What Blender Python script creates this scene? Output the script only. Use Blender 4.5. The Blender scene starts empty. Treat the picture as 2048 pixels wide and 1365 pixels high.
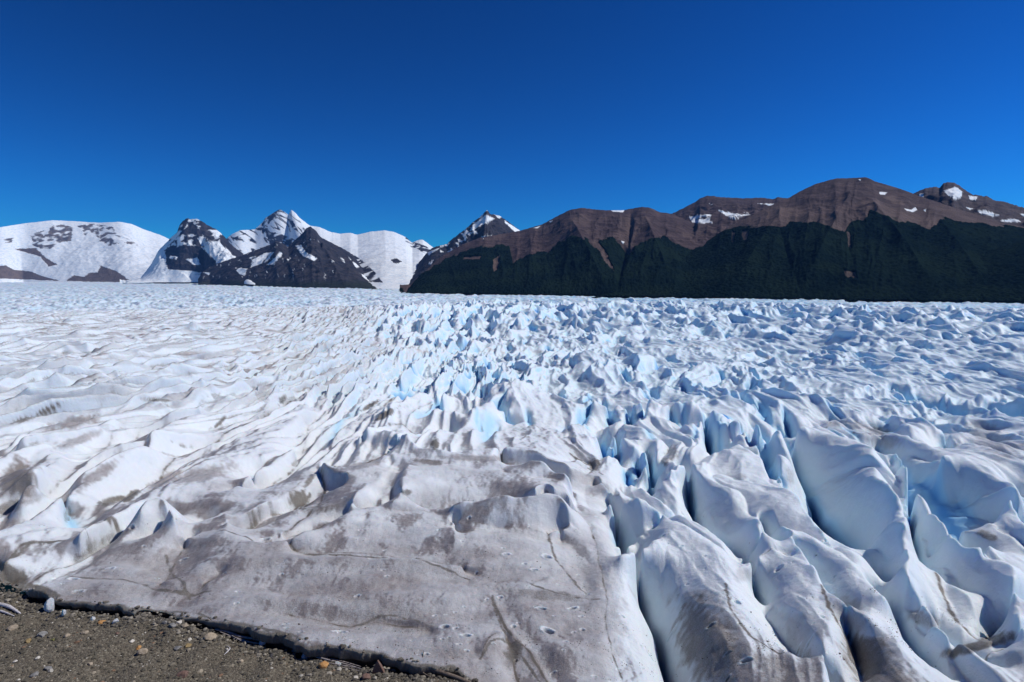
import bpy, math, random
import numpy as np

sc = bpy.context.scene
PI = math.pi
R = math.radians

# ------------------------------------------------------------------ camera
FPX = 1200.0                      # focal length in units of a 2048-wide frame
PITCH = R(-6.0)
cam_d = bpy.data.cameras.new("camera")
cam_d.sensor_width = 36.0
cam_d.lens = 36.0 * FPX / 2048.0
cam_d.clip_start = 0.1
cam_d.clip_end = 100000.0
cam = bpy.data.objects.new("camera", cam_d)
sc.collection.objects.link(cam)
cam.location = (0, 0, 0)
cam.rotation_euler = (PI / 2 + PITCH, 0, 0)
sc.camera = cam

# ------------------------------------------------------------------ light
SUN_EL, SUN_AZ = R(48), R(83)     # azimuth measured from +Y (the view) towards +X
world = bpy.data.worlds.new("World")
sc.world = world
world.use_nodes = True
wn = world.node_tree.nodes
wl = world.node_tree.links
bg = wn["Background"]
sky = wn.new("ShaderNodeTexSky")
sky.sky_type = 'NISHITA'
sky.sun_disc = False
sky.sun_elevation = SUN_EL
sky.sun_rotation = SUN_AZ
sky.altitude = 1000
sky.air_density = 0.9
sky.dust_density = 0.0
sky.ozone_density = 6.0
gm = wn.new("ShaderNodeGamma")          # deep polarised sky
gm.inputs['Gamma'].default_value = 1.75
mu = wn.new("ShaderNodeMix")
mu.data_type = 'RGBA'
mu.blend_type = 'MULTIPLY'
mu.inputs[0].default_value = 1.0
mu.inputs[7].default_value = (0.016, 0.138, 0.196, 1)
wl.new(sky.outputs[0], gm.inputs['Color'])
wl.new(gm.outputs[0], mu.inputs[6])
wl.new(mu.outputs[2], bg.inputs['Color'])
bg.inputs['Strength'].default_value = 0.118

sun_d = bpy.data.lights.new("sun", 'SUN')
sun_d.energy = 3.65
sun_d.angle = R(0.5)
sun_d.color = (1.0, 0.965, 0.91)
sun = bpy.data.objects.new("sun", sun_d)
sc.collection.objects.link(sun)
sun.rotation_euler = (PI / 2 - SUN_EL, 0, PI - SUN_AZ)

vs = sc.view_settings
vs.view_transform = 'Standard'
vs.look = 'None'
vs.exposure = 0.0
vs.gamma = 1.0
sc.cycles.max_bounces = 6
sc.cycles.diffuse_bounces = 3

# ------------------------------------------------------------------ numpy helpers
F = np.float32


def _h(ix, iy, s):
    n = (ix.astype(np.uint32) * np.uint32(374761393) + iy.astype(np.uint32) * np.uint32(668265263)
         + np.uint32((s * 2246822519) & 0xffffffff))
    n = (n ^ (n >> np.uint32(13))) * np.uint32(1274126177)
    n ^= n >> np.uint32(16)
    return n


_G = np.arange(256) * (2 * PI / 256)
_GX, _GY = np.cos(_G).astype(F), np.sin(_G).astype(F)


def perlin(x, y, s=0):
    """gradient noise, about -1..1"""
    x = np.asarray(x, F); y = np.asarray(y, F)
    x0 = np.floor(x); y0 = np.floor(y)
    fx = x - x0; fy = y - y0
    ix = x0.astype(np.int32); iy = y0.astype(np.int32)
    u = fx * fx * fx * (fx * (fx * 6 - 15) + 10)
    v = fy * fy * fy * (fy * (fy * 6 - 15) + 10)

    def g(dx, dy):
        h = _h(ix + dx, iy + dy, s) & np.uint32(255)
        return _GX[h] * (fx - dx) + _GY[h] * (fy - dy)
    a = g(0, 0); b = g(1, 0); c = g(0, 1); d = g(1, 1)
    ab = a + (b - a) * u
    cd = c + (d - c) * u
    return (ab + (cd - ab) * v) * F(1.5)


def fbm(x, y, o=4, s=0, gain=0.5, lac=2.03):
    t = 0; a = 1.0; n = 0
    for i in range(o):
        t = t + a * perlin(x, y, s + i * 17)
        n += a
        a *= gain
        x = x * lac + 3.1; y = y * lac - 1.7
    return t / n


def ridged(x, y, o=4, s=0, gain=0.5, lac=2.1):
    t = 0; a = 1.0; n = 0; w = 1.0
    for i in range(o):
        r = 1 - np.minimum(np.abs(perlin(x, y, s + i * 13)) * 1.5, 1)
        r = r * r * w
        w = np.clip(r * 1.6, 0, 1)
        t = t + a * r
        n += a
        a *= gain
        x = x * lac + 5.3; y = y * lac + 1.9
    return t / n


def sstep(a, b, x):
    t = np.clip((x - a) / (b - a), 0, 1)
    return t * t * (3 - 2 * t)


def pray(px, py):
    """unit-free direction of a viewing ray through a point of the 2048x1365 frame"""
    a = np.asarray(px, float) - 1024.0
    b = 682.5 - np.asarray(py, float)
    c, s = math.cos(PITCH), math.sin(PITCH)
    return a, FPX * c - b * s, FPX * s + b * c


def to_ground(px, py, z):
    dx, dy, dz = pray(px, py)
    t = z / dz
    return dx * t, dy * t


def to_px(X, Y, Z):
    c, s = math.cos(PITCH), math.sin(PITCH)
    d = Y * c + Z * s
    u = -Y * s + Z * c
    d = np.maximum(d, 0.01)
    return 1024 + FPX * X / d, 682.5 - FPX * u / d


def catmull(P, n=12):
    P = np.asarray(P, float)
    if len(P) < 3:
        t = np.linspace(0, 1, n * 2)[:, None]
        return P[0] * (1 - t) + P[-1] * t
    Q = np.vstack([2 * P[0] - P[1], P, 2 * P[-1] - P[-2]])
    out = []
    for i in range(1, len(Q) - 2):
        p0, p1, p2, p3 = Q[i - 1], Q[i], Q[i + 1], Q[i + 2]
        t = np.linspace(0, 1, n, endpoint=False)[:, None]
        out.append(0.5 * (2 * p1 + (p2 - p0) * t + (2 * p0 - 5 * p1 + 4 * p2 - p3) * t * t
                          + (3 * p1 - p0 - 3 * p2 + p3) * t ** 3))
    out.append(Q[-2][None])
    return np.vstack(out)


def blur(a, k=1, edge=True):
    for _ in range(k):
        p = np.pad(a, 1, mode='edge')
        a = (p[:-2, 1:-1] + p[2:, 1:-1] + 2 * p[1:-1, 1:-1]) * F(0.25)
        p = np.pad(a, 1, mode='edge')
        a = (p[1:-1, :-2] + p[1:-1, 2:] + 2 * p[1:-1, 1:-1]) * F(0.25)
    return a


def diffuse(mask, val, iters=36):
    """fill a grid smoothly from values known on lines (coarse to fine)"""
    levels = [(mask.astype(F), (val * mask).astype(F))]
    while min(levels[-1][0].shape) > 12:
        m, v = levels[-1]
        r, c = m.shape
        mp = np.pad(m, ((0, r % 2), (0, c % 2)))
        vp = np.pad(v, ((0, r % 2), (0, c % 2)))
        ms = mp[::2, ::2] + mp[1::2, ::2] + mp[::2, 1::2] + mp[1::2, 1::2]
        vsu = vp[::2, ::2] + vp[1::2, ::2] + vp[::2, 1::2] + vp[1::2, 1::2]
        k = ms > 0
        levels.append((k.astype(F), np.where(k, vsu / np.maximum(ms, 1e-6), 0).astype(F)))
    m, v = levels[-1]
    cur = np.full(m.shape, v.sum() / max(m.sum(), 1e-6), F)
    for li in range(len(levels) - 1, -1, -1):
        m, v = levels[li]
        if cur.shape != m.shape:
            cur = np.repeat(np.repeat(cur, 2, 0), 2, 1)[:m.shape[0], :m.shape[1]]
            cur = blur(cur, 1)
        k = m > 0
        n = 200 if li > 3 else iters
        for _ in range(n):
            cur = np.where(k, v, cur)
            p = np.pad(cur, 1, mode='edge')
            cur = (p[:-2, 1:-1] + p[2:, 1:-1] + p[1:-1, :-2] + p[1:-1, 2:]) * F(0.25)
        cur = np.where(k, v, cur)
    return cur


# ------------------------------------------------------------------ blender helpers
COL = sc.collection


def tag(o, label=None, cat=None, group=None, kind=None):
    if label: o["label"] = label
    if cat: o["category"] = cat
    if group: o["group"] = group
    if kind: o["kind"] = kind
    return o


def raw_mesh(name, V, Fq, smooth=True, attrs=None):
    """V (n,3); Fq (m,3|4) index array"""
    me = bpy.data.meshes.new(name)
    n, m, k = len(V), len(Fq), Fq.shape[1]
    me.vertices.add(n)
    me.vertices.foreach_set("co", np.ascontiguousarray(V, F).ravel())
    me.loops.add(m * k)
    me.loops.foreach_set("vertex_index", np.ascontiguousarray(Fq, np.int32).ravel())
    me.polygons.add(m)
    me.polygons.foreach_set("loop_start", np.arange(0, m * k, k, dtype=np.int32))
    me.polygons.foreach_set("loop_total", np.full(m, k, np.int32))
    me.polygons.foreach_set("use_smooth", np.full(m, smooth, bool))
    for an, arr in (attrs or {}).items():
        at = me.color_attributes.new(an, 'FLOAT_COLOR', 'POINT')
        c = np.ones((n, 4), F)
        c[:, :arr.shape[1]] = arr
        at.data.foreach_set("color", c.ravel())
    me.update(calc_edges=True)
    me.validate()
    return me


def link(name, me, mat, parent=None, loc=None):
    o = bpy.data.objects.new(name, me)
    if mat is not None and len(me.materials) == 0:
        me.materials.append(mat)
    COL.objects.link(o)
    if parent: o.parent = parent
    if loc is not None: o.location = loc
    return o


def grid_faces(r, c, keep=None, flip=False):
    i = np.arange((r - 1) * c).reshape(r - 1, c)[:, :-1]
    q = np.stack([i, i + 1, i + c + 1, i + c], -1).reshape(-1, 4)
    if flip: q = q[:, ::-1]
    if keep is not None:
        q = q[keep.reshape(-1)]
    return q


def compact(V, Q, attrs):
    used = np.zeros(len(V), bool)
    used[Q.ravel()] = True
    idx = np.cumsum(used) - 1
    return V[used], idx[Q], {k: a[used] for k, a in attrs.items()}


# ------------------------------------------------------------------ materials
class NT:
    def __init__(s, name):
        s.m = bpy.data.materials.new(name)
        s.m.use_nodes = True
        s.t = s.m.node_tree
        s.n = s.t.nodes
        s.l = s.t.links
        s.b = s.n["Principled BSDF"]

    def node(s, ty, **kw):
        n = s.n.new(ty)
        for k, v in kw.items(): setattr(n, k, v)
        return n

    def put(s, sock, v):
        if isinstance(v, bpy.types.NodeSocket): s.l.new(v, sock)
        elif isinstance(v, (tuple, list)):
            sock.default_value = tuple(v) + ((1,) if len(v) == 3 and len(sock.default_value) == 4 else ())
        else: sock.default_value = v

    def noise(s, scale, detail=4, rough=0.55, vec=None, dist=0.0):
        n = s.node("ShaderNodeTexNoise")
        n.inputs['Scale'].default_value = scale
        n.inputs['Detail'].default_value = detail
        n.inputs['Roughness'].default_value = rough
        n.inputs['Distortion'].default_value = dist
        if vec is not None: s.l.new(vec, n.inputs['Vector'])
        return n.outputs[0]

    def pos(s, scale=(1, 1, 1)):
        g = s.node("ShaderNodeNewGeometry")
        m = s.node("ShaderNodeVectorMath", operation='MULTIPLY')
        s.l.new(g.outputs['Position'], m.inputs[0])
        m.inputs[1].default_value = scale
        return m.outputs[0]

    def math(s, op, a, b=0.0, c=None, clamp=False):
        n = s.node("ShaderNodeMath", operation=op)
        n.use_clamp = clamp
        s.put(n.inputs[0], a); s.put(n.inputs[1], b)
        if c is not None: s.put(n.inputs[2], c)
        return n.outputs[0]

    def ramp(s, fac, a, b, lo=0.0, hi=1.0):
        n = s.node("ShaderNodeMapRange")
        n.interpolation_type = 'SMOOTHSTEP'
        s.put(n.inputs[0], fac)
        for i, v in enumerate((a, b, lo, hi)): n.inputs[i + 1].default_value = v
        return n.outputs[0]

    def mix(s, fac, a, b, blend='MIX'):
        n = s.node("ShaderNodeMix", data_type='RGBA', blend_type=blend)
        s.put(n.inputs[0], fac)
        s.put(n.inputs[6], a); s.put(n.inputs[7], b)
        return n.outputs[2]

    def attr(s, name):
        a = s.node("ShaderNodeAttribute", attribute_name=name)
        sp = s.node("ShaderNodeSeparateColor")
        s.l.new(a.outputs['Color'], sp.inputs[0])
        return sp.outputs[0], sp.outputs[1], sp.outputs[2]

    def bump(s, h, strength=0.5, dist=0.1, prev=None):
        n = s.node("ShaderNodeBump")
        n.inputs['Strength'].default_value = strength
        n.inputs['Distance'].default_value = dist
        s.put(n.inputs['Height'], h)
        if prev is not None: s.l.new(prev, n.inputs['Normal'])
        return n.outputs[0]


def mat_ice(name="glacier_ice"):
    k = NT(name)
    p = k.pos()
    dirt, blue, grit = k.attr("masks")
    fine = k.noise(9.0, 5, 0.7, p)
    med = k.noise(1.3, 5, 0.6, p)
    streak = k.noise(1.0, 6, 0.7, k.pos((1.6, 0.45, 1.2)))
    white = k.mix(med, (0.77, 0.84, 0.90), (0.86, 0.90, 0.93))
    blu = k.mix(k.ramp(blue, 0.30, 0.9), (0.46, 0.72, 0.90), (0.015, 0.24, 0.62))
    c = k.mix(k.ramp(blue, 0.0, 0.45), white, blu)
    dn = k.math('MULTIPLY', k.math('SUBTRACT', streak, 0.5), 0.45)
    dn = k.math('ADD', dn, k.math('MULTIPLY', k.math('SUBTRACT', fine, 0.5), 0.55))
    d = k.math('MULTIPLY_ADD', dn, k.ramp(dirt, 0.0, 0.7), dirt, clamp=True)
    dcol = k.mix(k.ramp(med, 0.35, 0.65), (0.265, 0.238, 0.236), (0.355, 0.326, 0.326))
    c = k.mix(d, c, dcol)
    g = k.math('ADD', grit, k.math('MULTIPLY', k.math('SUBTRACT', fine, 0.5), 0.9))
    g = k.math('ADD', g, k.math('MULTIPLY', k.math('SUBTRACT', med, 0.5), 0.7))
    g = k.math('MULTIPLY', k.ramp(g, 0.2, 0.95), k.ramp(grit, 0.02, 0.2))
    gcol = k.mix(fine, (0.07, 0.062, 0.05), (0.20, 0.18, 0.15))
    c = k.mix(k.math('MULTIPLY', g, 0.9), c, gcol)
    k.put(k.b.inputs['Base Color'], c)
    k.b.inputs['Roughness'].default_value = 0.45
    k.b.inputs['Subsurface Weight'].default_value = 0.35
    k.b.inputs['Subsurface Radius'].default_value = (0.25, 0.6, 1.0)
    k.b.inputs['Subsurface Scale'].default_value = 1.2
    k.b.inputs['Specular IOR Level'].default_value = 0.35
    vo = k.node("ShaderNodeTexVoronoi"); vo.inputs['Scale'].default_value = 3.5
    k.l.new(p, vo.inputs['Vector'])
    n1 = k.bump(k.noise(7.0, 8, 0.8, p), 0.9, 0.09)
    n1 = k.bump(k.ramp(vo.outputs['Distance'], 0.0, 0.35), 0.35, 0.05, n1)
    n2 = k.bump(k.noise(0.9, 6, 0.7, p), 0.4, 0.28, n1)
    n2 = k.bump(k.noise(0.16, 5, 0.65, p), 0.15, 1.2, n2)
    k.l.new(n2, k.b.inputs['Normal'])
    return k.m


# ------------------------------------------------------------------ glacier: traced crest and valley lines
# (kind, height in metres over the mean surface, blueness, grit along it, [frame points])
LINES = []


def C(h, pts, g=0.0, b=0.0): LINES.append(('c', h, b, g, pts))
def Vl(h, pts, b=0.0, g=0.0): LINES.append(('v', h, b, g, pts))


# -- crevasse beside the apron and the fins right of it
Vl(-5.0, [(1229, 1095), (1243, 1147), (1262, 1183), (1274, 1221), (1293, 1266), (1317, 1302), (1331, 1365), (1352, 1440), (1380, 1560)], b=.05)
Vl(-0.8, [(1190, 985), (1215, 1000), (1224, 1030), (1229, 1070), (1229, 1095)], b=.3)
C(0.6, [(1141, 1013), (1181, 1061), (1202, 1135), (1214, 1195), (1213, 1242), (1226, 1302), (1248, 1359), (1270, 1440), (1290, 1550)], g=.5)
C(0.5, [(1118, 969), (1143, 1001), (1165, 1040)])
C(2.2, [(1240, 1108), (1290, 1088), (1371, 1056), (1419, 1071), (1445, 1102), (1450, 1150), (1449, 1192), (1459, 1242), (1479, 1273), (1507, 1302), (1555, 1335), (1600, 1400)], g=.25)
Vl(-0.6, [(1231, 1096), (1275, 1072), (1330, 1058), (1378, 1050)])
Vl(-1.5, [(1386, 1052), (1440, 1085), (1481, 1128), (1495, 1164), (1512, 1202), (1531, 1233)], b=.3)
Vl(-0.4, [(1531, 1233), (1552, 1266), (1586, 1311), (1640, 1380), (1680, 1450)], g=.3)
C(2.4, [(1218, 997), (1252, 999), (1309, 1008), (1354, 1028), (1377, 1050)])
Vl(-2.2, [(1361, 963), (1373, 985), (1379, 1008), (1386, 1050)], b=.5)
Vl(-1.8, [(1292, 955), (1300, 979), (1307, 1004)], b=.4)
C(1.4, [(1340, 940), (1350, 967), (1346, 1000), (1341, 1018)])
C(2.8, [(1345, 945), (1361, 935), (1388, 931), (1404, 951), (1427, 963), (1468, 981), (1504, 1001), (1516, 1017), (1516, 1050), (1531, 1073), (1545, 1095), (1583, 1121), (1619, 1166), (1640, 1200), (1655, 1235), (1648, 1270), (1645, 1365), (1650, 1460)])
C(2.0, [(1488, 1130), (1515, 1120), (1543, 1109), (1583, 1121)], g=.4)
Vl(0.5, [(1478, 1121), (1510, 1106), (1540, 1095)])
Vl(0.3, [(1519, 1062), (1533, 1085), (1560, 1108), (1600, 1145), (1630, 1180), (1670, 1230), (1700, 1290), (1730, 1380)], b=.3)
C(3.2, [(1488, 860), (1486, 899), (1500, 933), (1525, 972), (1545, 1008), (1562, 1040), (1598, 1095), (1622, 1128), (1650, 1173), (1686, 1197), (1741, 1238), (1788, 1278), (1807, 1309), (1831, 1335), (1860, 1380), (1900, 1450)])
Vl(-3.2, [(1413, 853), (1413, 885), (1420, 917), (1432, 958)], b=.8)
C(2.2, [(1402, 838), (1388, 885), (1391, 908), (1398, 935)])
C(3.4, [(1513, 858), (1516, 890), (1525, 922), (1543, 944), (1570, 990), (1588, 1033), (1610, 1062), (1640, 1085)], g=.15)
Vl(-1.0, [(1492, 880), (1505, 918), (1530, 955), (1555, 1000), (1580, 1045), (1610, 1090), (1645, 1140), (1670, 1172)], b=.6)
C(3.4, [(1554, 866), (1559, 905), (1559, 938), (1575, 967), (1600, 1008), (1625, 1044), (1655, 1071), (1690, 1100), (1715, 1142), (1738, 1165), (1770, 1190)])
Vl(0.8, [(1520, 870), (1530, 905), (1548, 940), (1575, 985), (1600, 1030), (1640, 1070)], b=.45)
Vl(-4.6, [(1562, 885), (1566, 940), (1587, 978), (1628, 1031), (1660, 1062), (1698, 1104), (1722, 1140), (1741, 1156)], b=.65)
Vl(-1.5, [(1741, 1156), (1765, 1172), (1790, 1200), (1800, 1235)], b=.3)
C(4.0, [(1598, 863), (1618, 856), (1650, 868), (1671, 881), (1700, 885), (1725, 897), (1743, 917), (1759, 956), (1780, 985), (1812, 1033), (1806, 1068), (1815, 1095), (1813, 1119), (1819, 1164)])
C(3.0, [(1819, 1164), (1843, 1207), (1884, 1254), (1938, 1297), (1955, 1309), (1991, 1340), (2015, 1365), (2070, 1430)])
Vl(-3.4, [(1757, 926), (1764, 952), (1784, 985), (1812, 1036), (1816, 1088), (1819, 1135), (1828, 1173), (1850, 1204), (1872, 1240), (1892, 1262)], b=.7)
C(1.0, [(1770, 905), (1780, 935), (1793, 972), (1812, 997), (1817, 1026)])
Vl(-2.4, [(1787, 932), (1802, 967), (1815, 990)], b=1.0)
C(4.2, [(1784, 904), (1802, 910), (1816, 938), (1827, 963), (1843, 985), (1866, 1013), (1889, 1035), (1905, 1069), (1926, 1090), (1955, 1100), (1972, 1088), (1988, 1083), (2007, 1109), (2022, 1145), (2029, 1183), (2045, 1230), (2075, 1290)])
Vl(-4.2, [(1846, 1050), (1872, 1095), (1886, 1135), (1907, 1183), (1926, 1230), (1943, 1254), (1969, 1268)], b=.75)
C(1.0, [(1830, 1045), (1850, 1075), (1872, 1125), (1884, 1165), (1905, 1215), (1920, 1250), (1960, 1278), (1998, 1271)])
C(1.2, [(1805, 1226), (1831, 1235), (1836, 1254), (1855, 1273), (1895, 1309), (1938, 1359), (1990, 1430)])
Vl(-0.8, [(1745, 1222), (1790, 1262), (1815, 1300), (1850, 1345), (1890, 1400)], b=.3)
Vl(0.2, [(1860, 1245), (1900, 1285), (1945, 1325), (1990, 1375)], b=.2)
C(1.8, [(1955, 1315), (2003, 1296), (2060, 1292), (2120, 1300)], g=.6)
Vl(-0.8, [(1960, 1306), (2003, 1284), (2060, 1280), (2120, 1285)], g=.5)
C(4.2, [(1884, 926), (1912, 910), (1943, 917), (1984, 944), (2018, 963), (2027, 979), (2030, 1013), (2040, 1040), (2080, 1080)])
Vl(-1.2, [(1838, 965), (1865, 995), (1895, 1030), (1925, 1065), (1958, 1092)], b=.6)
C(3.0, [(1905, 1040), (1935, 1052), (1960, 1058), (1984, 1058), (2003, 1066), (2048, 1090), (2100, 1120)], g=.3)
Vl(-0.3, [(1915, 1005), (1934, 1031), (1957, 1050)], b=.5)
Vl(-3.0, [(2010, 1100), (2030, 1150), (2052, 1182), (2090, 1230)], b=.7)
Vl(0.5, [(2035, 985), (2052, 1030), (2090, 1060)], b=.3, g=.3)
# -- above the fins
C(3.0, [(1723, 795), (1757, 788), (1777, 799), (1798, 824), (1816, 847), (1825, 874), (1871, 899), (1884, 924)])
Vl(-1.2, [(1740, 800), (1763, 830), (1775, 855), (1800, 870)], b=.5)
Vl(-2.5, [(1817, 838), (1826, 862), (1850, 880), (1869, 888)], b=.7)
C(3.0, [(1852, 829), (1868, 831), (1890, 850), (1912, 865), (1948, 845), (1950, 815), (1930, 790)])
Vl(-1.5, [(1812, 780), (1827, 797), (1839, 815), (1850, 828)], b=.75)
Vl(-1.0, [(1885, 870), (1890, 895), (1890, 915)], b=.5, g=.3)
C(4.0, [(1766, 749), (1793, 751), (1825, 765), (1871, 763), (1930, 783), (1950, 797), (1971, 795), (2010, 830), (2060, 870)])
Vl(0.0, [(1700, 830), (1690, 850), (1760, 860), (1800, 885), (1830, 905)], g=.4)
C(2.4, [(1640, 850), (1680, 842), (1720, 862), (1760, 862), (1815, 870)], g=.3)
C(2.0, [(1950, 850), (1960, 880), (2000, 905), (2060, 950)])
Vl(-1.0, [(1955, 860), (1990, 880), (2010, 880)], b=.5)
# -- bowls in the middle
C(3.0, [(1168, 785), (1200, 790), (1236, 797), (1286, 799), (1320, 808), (1350, 806), (1395, 808), (1423, 822), (1443, 838), (1479, 849)])
Vl(-2.5, [(1205, 810), (1218, 838), (1232, 860)], b=.9)
Vl(-2.5, [(1266, 832), (1257, 858), (1263, 874)], b=.9)
Vl(-2.5, [(1291, 825), (1287, 855), (1281, 876)], b=.8)
Vl(-2.0, [(1340, 850), (1352, 870), (1368, 862), (1380, 880), (1388, 890)], b=.7)
C(1.2, [(1237, 802), (1247, 840), (1253, 866)])
C(1.6, [(1296, 804), (1284, 835), (1277, 870)])
C(1.0, [(1255, 872), (1286, 876), (1318, 866), (1328, 838)])
C(1.6, [(1318, 876), (1316, 899), (1341, 933)])
Vl(-2.0, [(1295, 925), (1304, 958), (1314, 972)], b=.5)
Vl(-3.5, [(1193, 881), (1205, 904), (1216, 940), (1225, 963)], b=1.0)
Vl(-3.2, [(1238, 897), (1234, 930), (1229, 960)], b=1.0)
C(0.2, [(1211, 882), (1226, 905), (1226, 935)])
C(1.6, [(1227, 860), (1245, 876), (1264, 894), (1291, 913), (1297, 935)])
Vl(-2.0, [(1271, 940), (1279, 955), (1286, 970)], b=.9)
Vl(-1.5, [(1252, 945), (1257, 962), (1263, 978)], b=.7)
C(1.2, [(1130, 905), (1160, 925), (1190, 950), (1215, 975), (1240, 988), (1290, 1003)], g=.3)
C(1.6, [(1170, 830), (1180, 860), (1192, 875)])
Vl(-1.8, [(1482, 880), (1490, 895), (1491, 905)], b=1.0)
Vl(-1.0, [(1448, 836), (1453, 852)], b=.9)
# -- apron: low steps and hollows
C((2.2, 3.2, 3.2, 3.2, 2.8), [(640, 931), (655, 942), (696, 953), (752, 931), (790, 920), (825, 915), (845, 931), (893, 929), (982, 929), (1018, 947), (1041, 954), (1086, 958), (1118, 969), (1143, 1001)], g=.25)
Vl((1.2, 1.9, 1.9, 1.9, 1.2), [(648, 934), (698, 946), (752, 923), (822, 905), (850, 921), (893, 921), (980, 921), (1020, 937), (1090, 948), (1155, 990)], g=.8)
C((3.6, 4.4, 4.4, 3.4), [(716, 876), (768, 869), (809, 885), (827, 894), (859, 899), (909, 903), (982, 897), (1054, 901), (1109, 919), (1143, 933)])
Vl(2.0, [(725, 893), (745, 914), (790, 906), (822, 901)], g=.2)
C((3.6, 4.6, 3.4), [(1000, 935), (1050, 925), (1092, 925), (1120, 945), (1145, 965)])
C((1.0, 1.6, 1.9, 1.9, 1.7), [(450, 1098), (560, 1092), (640, 1065), (720, 1040), (790, 1027), (860, 1028), (900, 1042), (930, 1045), (1000, 1052), (1080, 1060), (1152, 1052)], g=.25)
Vl((0.2, 0.6, 0.3, -0.2, -0.2), [(560, 1084), (640, 1058), (700, 1037), (780, 1021), (860, 1022), (898, 1035), (940, 1039), (1010, 1044), (1090, 1050), (1148, 1045)], g=.5)
C((3.2, 4.2, 4.8, 4.0), [(905, 1012), (980, 1000), (1060, 992), (1110, 985), (1140, 1010)])
C((3.3, 2.6), [(820, 935), (808, 965), (800, 1000), (785, 1012)])
C((2.6, 2.2), [(700, 1010), (735, 975), (770, 950), (782, 935)])
Vl((2.4, 1.5), [(790, 938), (778, 970), (762, 1012)], g=.25)
C(3.9, [(1070, 980), (1090, 970), (1108, 978)])
Vl(3.0, [(1075, 992), (1092, 986), (1100, 992)])
C((1.6, 1.9), [(900, 1045), (905, 1060), (912, 1078)])
Vl(1.2, [(908, 1048), (915, 1062), (920, 1075)])
C((1.5, 1.0), [(730, 1040), (722, 1060), (708, 1082)])
C((1.5, 0.9, 0.7), [(1152, 1054), (1130, 1056), (1098, 1070), (1088, 1105), (1100, 1150)])
Vl((0.6, 0.2), [(1118, 1066), (1125, 1110), (1140, 1150), (1165, 1190)], g=.15)
C((0.9, 0.8, 0.4), [(1100, 1150), (1060, 1165), (1030, 1160), (998, 1165), (985, 1190)], g=.35)
Vl((0.4, 0.1, 0.0), [(985, 1195), (992, 1215), (1010, 1255), (1040, 1290), (1062, 1310), (1085, 1345), (1110, 1400)], g=.9)
C((0.7, 0.5), [(1040, 1195), (1080, 1250), (1130, 1310), (1160, 1370)])
C(0.5, [(965, 1300), (985, 1275), (1010, 1265)], g=.5)
Vl(-0.3, [(1012, 1278), (1025, 1310), (1030, 1340), (1045, 1380)], g=.8)
C((0.1, 0.3, 0.1), [(150, 1183), (300, 1165), (500, 1180), (700, 1210), (900, 1260), (950, 1310), (1000, 1390)])
C((1.0, 1.2, 1.0), [(420, 1120), (560, 1125), (760, 1125), (900, 1130), (980, 1125)], g=.1)
Vl((0.2, 0.6, 0.3), [(520, 1098), (620, 1108), (760, 1112), (860, 1128), (950, 1150)], g=.45)
Vl(-0.1, [(300, 1200), (330, 1160), (360, 1110), (385, 1080)], g=.5)
Vl((0.2, -0.2), [(440, 1150), (400, 1180), (355, 1205)], g=.5)
C(0.35, [(520, 1245), (650, 1268), (800, 1298), (900, 1340)])
Vl((0.0, -.1), [(560, 1225), (680, 1245), (760, 1240), (860, 1262)], g=.5)

# -- left side: bright sheets falling to valleys, dirty strips rising to crests
Vl(-0.6, [(-120, 1075), (0, 1038), (52, 1019), (109, 992), (136, 972), (164, 942), (204, 913), (239, 890), (273, 872), (295, 854), (325, 838), (345, 820)], g=.35)
C(1.9, [(-120, 1110), (0, 1068), (60, 1036), (120, 998), (182, 960), (214, 944), (259, 924), (295, 897), (318, 874), (339, 863), (380, 838), (420, 826)], g=.15)
Vl(-0.7, [(216, 1005), (250, 990), (279, 981), (310, 960), (329, 940), (363, 919), (400, 903), (424, 894), (469, 874), (519, 854), (560, 825), (590, 800)], g=.55)
C(1.7, [(160, 1078), (205, 1050), (245, 1022), (285, 1003), (330, 978), (375, 952), (420, 935), (471, 913), (500, 895), (540, 870), (590, 838), (612, 805)], g=.15)
Vl(-0.9, [(-60, 1160), (20, 1166), (55, 1171), (137, 1137), (205, 1102), (245, 1078)], g=.5)
C(1.0, [(-100, 1140), (0, 1130), (40, 1097), (100, 1085), (178, 1072), (212, 1058)], g=.8)
Vl(-0.5, [(0, 1090), (60, 1050), (110, 1020), (118, 1002)], g=.5)
Vl(-0.2, [(118, 1002), (140, 1035), (165, 1065)], b=.4)
C(2.6, [(352, 1046), (345, 1030), (325, 1014), (300, 1018), (280, 1034)])
Vl(-1.2, [(262, 1072), (285, 1062), (312, 1052), (332, 1046)])
C(0.5, [(255, 1085), (285, 1078), (315, 1066), (345, 1055)])
C(1.0, [(345, 1044), (365, 1075), (400, 1070), (440, 1030), (455, 1040)])
C(1.5, [(452, 1030), (455, 1055), (450, 1072)])
Vl(-0.3, [(388, 1062), (410, 1045), (430, 1050)])
Vl(-0.8, [(469, 1003), (496, 997), (519, 985), (553, 963), (587, 944), (601, 917), (612, 885), (617, 854), (640, 825)], g=.4)
C(1.9, [(640, 931), (655, 904), (678, 867), (700, 852), (723, 842), (750, 815)], g=.3)
C(1.2, [(440, 1010), (480, 975), (505, 955), (540, 930), (590, 905)])
Vl(-0.2, [(503, 976), (515, 958), (523, 942)], b=.3, g=.3)
Vl((1.2, 0.0, -1.0), [(653, 897), (673, 867), (689, 840), (728, 808), (745, 790)], b=.35)
C(1.3, [(430, 1050), (460, 1044), (519, 1022), (564, 997), (600, 972), (640, 950)], g=.3)
Vl(-0.2, [(455, 1078), (500, 1058), (540, 1038), (590, 1018), (640, 1003), (690, 995)], g=.5)
C(0.8, [(560, 1075), (610, 1040), (640, 1010), (650, 980), (640, 950)], g=.7)
Vl(-0.5, [(112, 921), (160, 912), (200, 896), (239, 868), (250, 848)], g=.35)
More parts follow.
